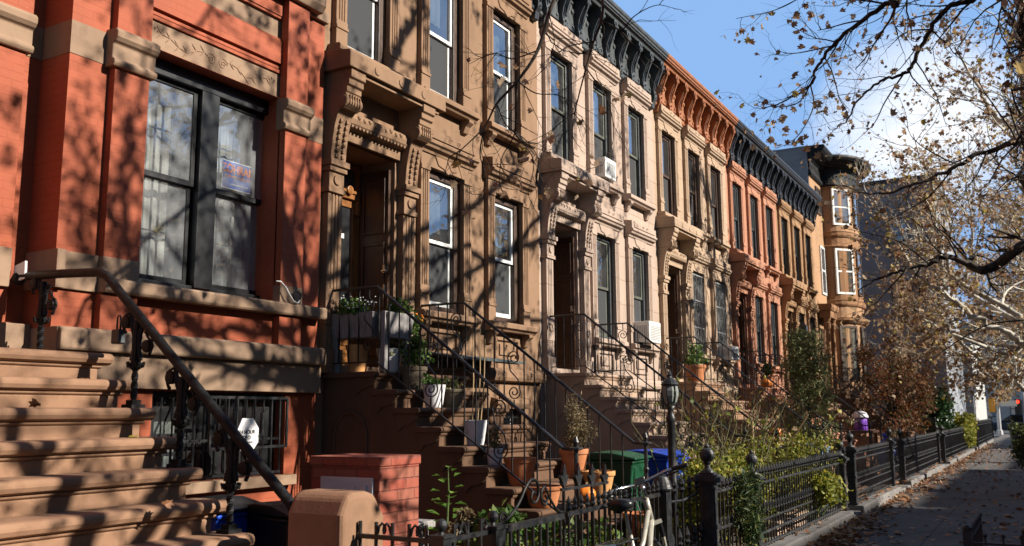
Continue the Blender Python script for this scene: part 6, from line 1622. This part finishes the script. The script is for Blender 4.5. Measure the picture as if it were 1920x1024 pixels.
A.limb([at(1129,38,7.8),at(1165,60,7.8),at(1203,102,7.8),at(1234,127,7.8)], .008, .003, twig=.18, depth=1, L=.4, kids=2, from_t=.2)
for q in ([(931,195),(950,235),(985,262),(1010,300),(1005,345)],[(908,238),(900,290),(912,340),(890,390)],[(970,152),(1005,175),(1050,180),(1085,215)],[(1008,95),(960,110),(925,100),(880,120)],[(865,281),(840,300),(850,330)],[(965,250),(1000,300),(990,360)]):
    A.limb([at(*w_,6.8+.1*k) for k,w_ in enumerate(q)], .006, .002, twig=.13, depth=1, L=.42, kids=3, from_t=.1, droop=.1)
for q in ([(1100,129),(1140,190),(1150,260),(1130,310)],[(1078,211),(1040,240),(1010,290)],[(1165,60),(1190,30),(1230,10),(1262,15)],[(1113,78),(1060,90),(1020,130)]):
    A.limb([at(*w_,7.8) for w_ in q], .006, .002, twig=.15, depth=1, L=.45, kids=3, from_t=.1, droop=.05)
A.limb([top1,at(1120,-80,7.9)], .018, .014, twig=9)
A.lp = .16
R3 = [at(1700,-20,11),at(1670,0,11),at(1608,43,11),at(1561,86,11),at(1534,125,11),at(1520,160,11),at(1480,185,11),at(1432,205,11)]
A.limb([(9.45,-.4,6.6),(11.0,-.1,8.3)]+R3, .042, .005, twig=.17, depth=2, L=.95, kids=3, from_t=.42, wob=.01)
for br in ([(1526,145),(1500,190),(1462,200),(1420,190)],[(1520,160),(1525,200),(1500,250),(1470,275)],[(1608,43),(1590,70),(1575,110)],[(1540,-40),(1500,-5),(1450,20),(1380,35)],[(1561,86),(1490,100),(1455,95)]):
    A.limb([at(*q,11) for q in br], .009, .003, twig=.18, depth=1, L=.5, kids=3, from_t=.15)
A.finish('nearest plane tree, its bare limbs hanging in from the top of the view', (9.4,-.42,0), M['bark_dark'], M['leaf_tan'])
# second tree: dark limbs across the right-hand sky
Bt = Tree(8, .4, .075, keep=lambda p: p.y < .02*p.x-.15)
trunk(Bt, 16.4, -.45, 3.4, .23)
for d in ((-.7,-.4,1.1),(.4,-.6,1.2),(0,-.5,1.5),(.8,-.3,1.0),(-.3,-.3,1.6)): Bt.grow(Vector((16.4,-.48,3.3)), Vector(d), 3.6, .10, 4, 4)
Bt.keep = lambda p: True; Bt.lp = .10
Bt.limb([(16.4,-.45,3.0),(15.8,-.05,3.9),at(1925,458,14.5),at(1870,496,14.4),at(1842,508,14.3)], .085, .06, twig=.6, depth=2, L=.9, from_t=.5)
Bt.limb([at(1842,508,14.3),at(1811,494,14.3),at(1772,482,14.2),at(1741,494,14.1),at(1700,505,14),at(1667,512,14),at(1610,545,14)], .05, .008, twig=.24, depth=2, L=.9, kids=3, from_t=.1, wob=.015)
Bt.limb([at(1842,508,14.3),at(1815,496,14.6),at(1830,475,15)], .06, .03, twig=.4, depth=2, L=.9)
Bt.limb([(16.4,-.45,3.4),(15.6,0,4.9),at(1925,270,13.5),at(1850,285,13.4),at(1784,320,13.2),at(1713,344,13),at(1659,363,13),at(1600,360,13)], .05, .006, twig=.24, depth=2, L=.95, kids=3, from_t=.3, wob=.015)
Bt.limb([(16.4,-.45,5.0),(15.0,-.2,7.2),at(1880,-35,12.5),at(1823,0,12.3),at(1780,12,12.2),at(1745,55,12.1),at(1710,121,12),at(1694,139,12),at(1651,152,12),at(1616,180,12),at(1588,226,12),at(1560,245,12)], .044, .005, twig=.19, depth=2, L=1.0, kids=3, from_t=.42, wob=.01)
for br in ([(1694,139),(1660,190),(1640,230),(1610,260)],[(1745,55),(1700,60),(1665,90)],[(1784,320),(1740,370),(1690,400),(1640,430)],[(1741,494),(1690,455),(1640,440),(1590,430)],[(1700,505),(1650,560),(1610,600)],[(1850,285),(1830,330),(1790,380)],[(1920,600),(1850,610),(1780,650),(1730,690)]):
    Bt.limb([at(*q,13) for q in br], .012, .003, twig=.2, depth=2, L=.75, kids=3, from_t=.1)
Bt.finish('second plane tree, whose dark crooked limbs cross the sky at the upper right', (16.4,-.45,0), M['bark_dark'], M['leaf_tan'])
# third tree: pale mottled limbs and most of the tan leaves
C = Tree(12, .6, .085, keep=lambda p: p.y < 4.6 and p.z > 1.9)
trunk(C, 25.5, -.5, 3.0, .26)
C.limb([(25.5,-.5,1.6),(25.0,.2,2.1),at(1925,733,23),at(1866,690,23),at(1838,675,22.6),at(1788,624,22.3),at(1760,585,22)], .065, .03, twig=.5, depth=3, L=1.3, from_t=.3, wob=.02)
C.limb([(25.5,-.5,2.6),(25.0,.1,3.4),at(1920,648,22.5),at(1889,625,22.3),at(1831,594,22),at(1772,547,21.7),at(1764,490,21.5),at(1752,406,21.5),at(1745,340,21.3)], .075, .04, twig=.4, depth=3, L=1.4, from_t=.3, wob=.03)
C.limb([(25.4,-.4,2.4),at(1860,655,22),at(1791,629,21.6),at(1737,602,21.3),at(1702,578,21)], .05, .02, twig=.35, depth=3, L=1.2, from_t=.3)
C.limb([(25.5,-.5,3.2),(25.6,-.1,6.0),at(1950,320,24),at(1920,252,24),at(1873,223,24),at(1850,195,23.8),at(1830,156,23.6),at(1790,90,23.5)], .10, .02, twig=.4, depth=3, L=1.6, from_t=.3, wob=.02)
C.limb([(25.5,-.5,3.2),(25.8,-.2,7),at(1922,170,25),at(1918,90,25),at(1914,20,25),at(1910,-60,25)], .12, .08, twig=.9, depth=2, L=1.5, from_t=.4)
C.lp = .5; C.keep = lambda p: p.y < 4.6 and 1.9 < p.z < 8.2+.25*abs(p.x-25)
for d in ((-.9,.9,1.1),(-.4,1.1,.9),(.3,1.2,1.2),(.8,.6,1.2),(-.8,.3,1.5),(.0,.8,1.6),(.4,-.6,1.2)): C.grow(Vector((25.5,-.5,3.0)), Vector(d), 4.3, .10, 4, 4)
C.finish('third plane tree, pale mottled limbs thick with dry tan leaves', (25.5,-.5,0), M['bark_plane'], M['leaf_tan'])
for i,(x,seed,lab) in enumerate(((34.5,14,'fourth plane tree, in tan leaf in front of the grey building'),(45.0,15,'fifth plane tree, whose tan leaves hang over the far fence'),(58.0,16,'farthest plane tree before the crossing'))):
    D = Tree(seed, .6, .12, keep=lambda p: p.z > (2.4,2.2,1.9)[i])
    trunk(D, x, -.5, 3.2, .24)
    for d in ((-.9,.7,1.1),(-.3,1.0,1.0),(.5,.9,1.2),(.8,.2,1.2),(-.6,-.3,1.4),(.0,.5,1.6),(.3,-.8,1.1)): D.grow(Vector((x,-.5,3.1)), Vector(d), 4.2, .10, 4, 4 if i < 2 else 3)
    D.finish(lab, (x,-.5,0), M['bark_plane'], M['leaf_tan'])
# ------------------------------------------------------------------ unseen row across the street, heights set to shade the pavement, shows in the panes
for i,(a,b,hh,lab) in enumerate(((-14,4,14.5,'unseen brown row house across the street behind the viewer, height set for pavement shade'),(4.05,13,14.9,'red brick row house across the street, out of view, height set to shade the near pavement'),(13.05,24,14.6,'dark brick row house across the street, out of view, height set to shade the middle pavement'),(24.05,36,14.2,'tan row house across the street, out of view, height set to shade the farther pavement'),(36.05,52,13.6,'unseen low row house across the street, height set to leave sun by the fence'),(52.05,73,14.3,'unseen last row house across the street, added to shade the far pavement'))):
    ob = thing('unseen_opposite_house', lab, 'house', ((a+b)/2,-22,0), 'houses across the street')
    mb = MB(); holes = []
    x = a+1.0
    while x+1.1 < b:
        for z in (1.2,4.6,8.0,11.0): holes.append((x,x+1.0,z,z+1.8))
        x += 1.9
    mb.box(a,b,-34,-22.3,-.2,hh-.3); st = len(mb.v)
    w2 = MB(); holed_wall(w2, a, b, -.2, hh-.3, 22, holes, .2); w2.v = [(v[0],-v[1],v[2]) for v in w2.v]; mb.add(w2.v, w2.f)
    build('wall', mb, M[('h6','oldbrick','oldbrick','h4','oldbrick','h6')[i]], ob)
    build('cornice', MB().box(a,b,-34,-21.5,hh-.3,hh), M['c_black'], ob)
# ------------------------------------------------------------------ light
sl = bpy.data.lights.new('sun','SUN'); sl.energy = 5.0; sl.angle = math.radians(.53); sl.color = (1,.92,.80)
so = bpy.data.objects.new('sun', sl); COL.objects.link(so); so.rotation_euler = SUN.to_track_quat('Z','Y').to_euler(); so.location = (0,-20,20)
wd = bpy.data.worlds.new('World'); scene.world = wd; wd.use_nodes = True
nt = wd.node_tree; nt.nodes.clear()
def N(t, **k):
    n = nt.nodes.new(t)
    for a,b in k.items(): setattr(n,a,b)
    return n
sky = N('ShaderNodeTexSky', sky_type='NISHITA'); sky.sun_disc = False; sky.sun_elevation = ELEV; sky.sun_rotation = math.pi-AZ; sky.air_density = .65; sky.dust_density = .3; sky.ozone_density = 1.6
geo = N('ShaderNodeTexCoord'); cdir = at(1720,245,1)-Vector((0,0,HC))
dp = N('ShaderNodeVectorMath', operation='DOT_PRODUCT'); nt.links.new(geo.outputs['Generated'], dp.inputs[0]); dp.inputs[1].default_value = tuple(cdir.normalized())
mp = N('ShaderNodeMapping'); mp.inputs['Scale'].default_value = (2.2,2.2,7.0); nt.links.new(geo.outputs['Generated'], mp.inputs[0])
nz = N('ShaderNodeTexNoise'); nz.inputs['Scale'].default_value = 2.6; nz.inputs['Detail'].default_value = 6; nz.inputs['Roughness'].default_value = .55; nt.links.new(mp.outputs[0], nz.inputs[0])
mr = N('ShaderNodeMapRange'); nt.links.new(dp.outputs['Value'], mr.inputs[0]); mr.inputs[1].default_value = .9942; mr.inputs[2].default_value = 1.0; mr.inputs[3].default_value = 0; mr.inputs[4].default_value = 2.0
mu = N('ShaderNodeMath', operation='MULTIPLY'); nt.links.new(mr.outputs[0], mu.inputs[0]); nt.links.new(nz.outputs[0], mu.inputs[1])
th = N('ShaderNodeMapRange', interpolation_type='SMOOTHSTEP'); nt.links.new(nz.outputs[0], th.inputs[0]); th.inputs[1].default_value = .55; th.inputs[2].default_value = .9; th.inputs[3].default_value = 0; th.inputs[4].default_value = .12
ad = N('ShaderNodeMath', operation='ADD'); ad.use_clamp = True; nt.links.new(mu.outputs[0], ad.inputs[0]); nt.links.new(th.outputs[0], ad.inputs[1])
mx = N('ShaderNodeMix', data_type='RGBA'); nt.links.new(ad.outputs[0], mx.inputs[0]); 
vd = N('ShaderNodeVectorMath', operation='DOT_PRODUCT'); nt.links.new(geo.outputs['Generated'], vd.inputs[0]); vd.inputs[1].default_value = tuple((at(1500,250,1)-Vector((0,0,HC))).normalized())
vm = N('ShaderNodeMapRange', interpolation_type='SMOOTHSTEP'); nt.links.new(vd.outputs['Value'], vm.inputs[0]); vm.inputs[1].default_value = .2; vm.inputs[2].default_value = .95; vm.inputs[3].default_value = 0; vm.inputs[4].default_value = .85
vx = N('ShaderNodeMix', data_type='RGBA'); nt.links.new(vm.outputs[0], vx.inputs[0]); nt.links.new(sky.outputs[0], vx.inputs[6]); vx.inputs[7].default_value = (3.5,6.3,11.2,1)
nt.links.new(vx.outputs[2], mx.inputs[6]); mx.inputs[7].default_value = (12.2,12.6,13.3,1)
bgn = N('ShaderNodeBackground'); bgn.inputs[1].default_value = .05; nt.links.new(mx.outputs[2], bgn.inputs[0])
wo = N('ShaderNodeOutputWorld'); nt.links.new(bgn.outputs[0], wo.inputs[0])
vs_ = scene.view_settings; scene.display_settings.display_device = 'sRGB'; vs_.view_transform = 'Standard'; vs_.look = 'None'; vs_.exposure = .86; vs_.gamma = 1; vs_.use_curve_mapping = False
cy = scene.cycles; cy.max_bounces = 8; cy.diffuse_bounces = 1; cy.glossy_bounces = 3; cy.transmission_bounces = 4; cy.transparent_max_bounces = 12; cy.use_denoising = True
cy.caustics_reflective = False; cy.caustics_refractive = False; cy.sample_clamp_indirect = 6
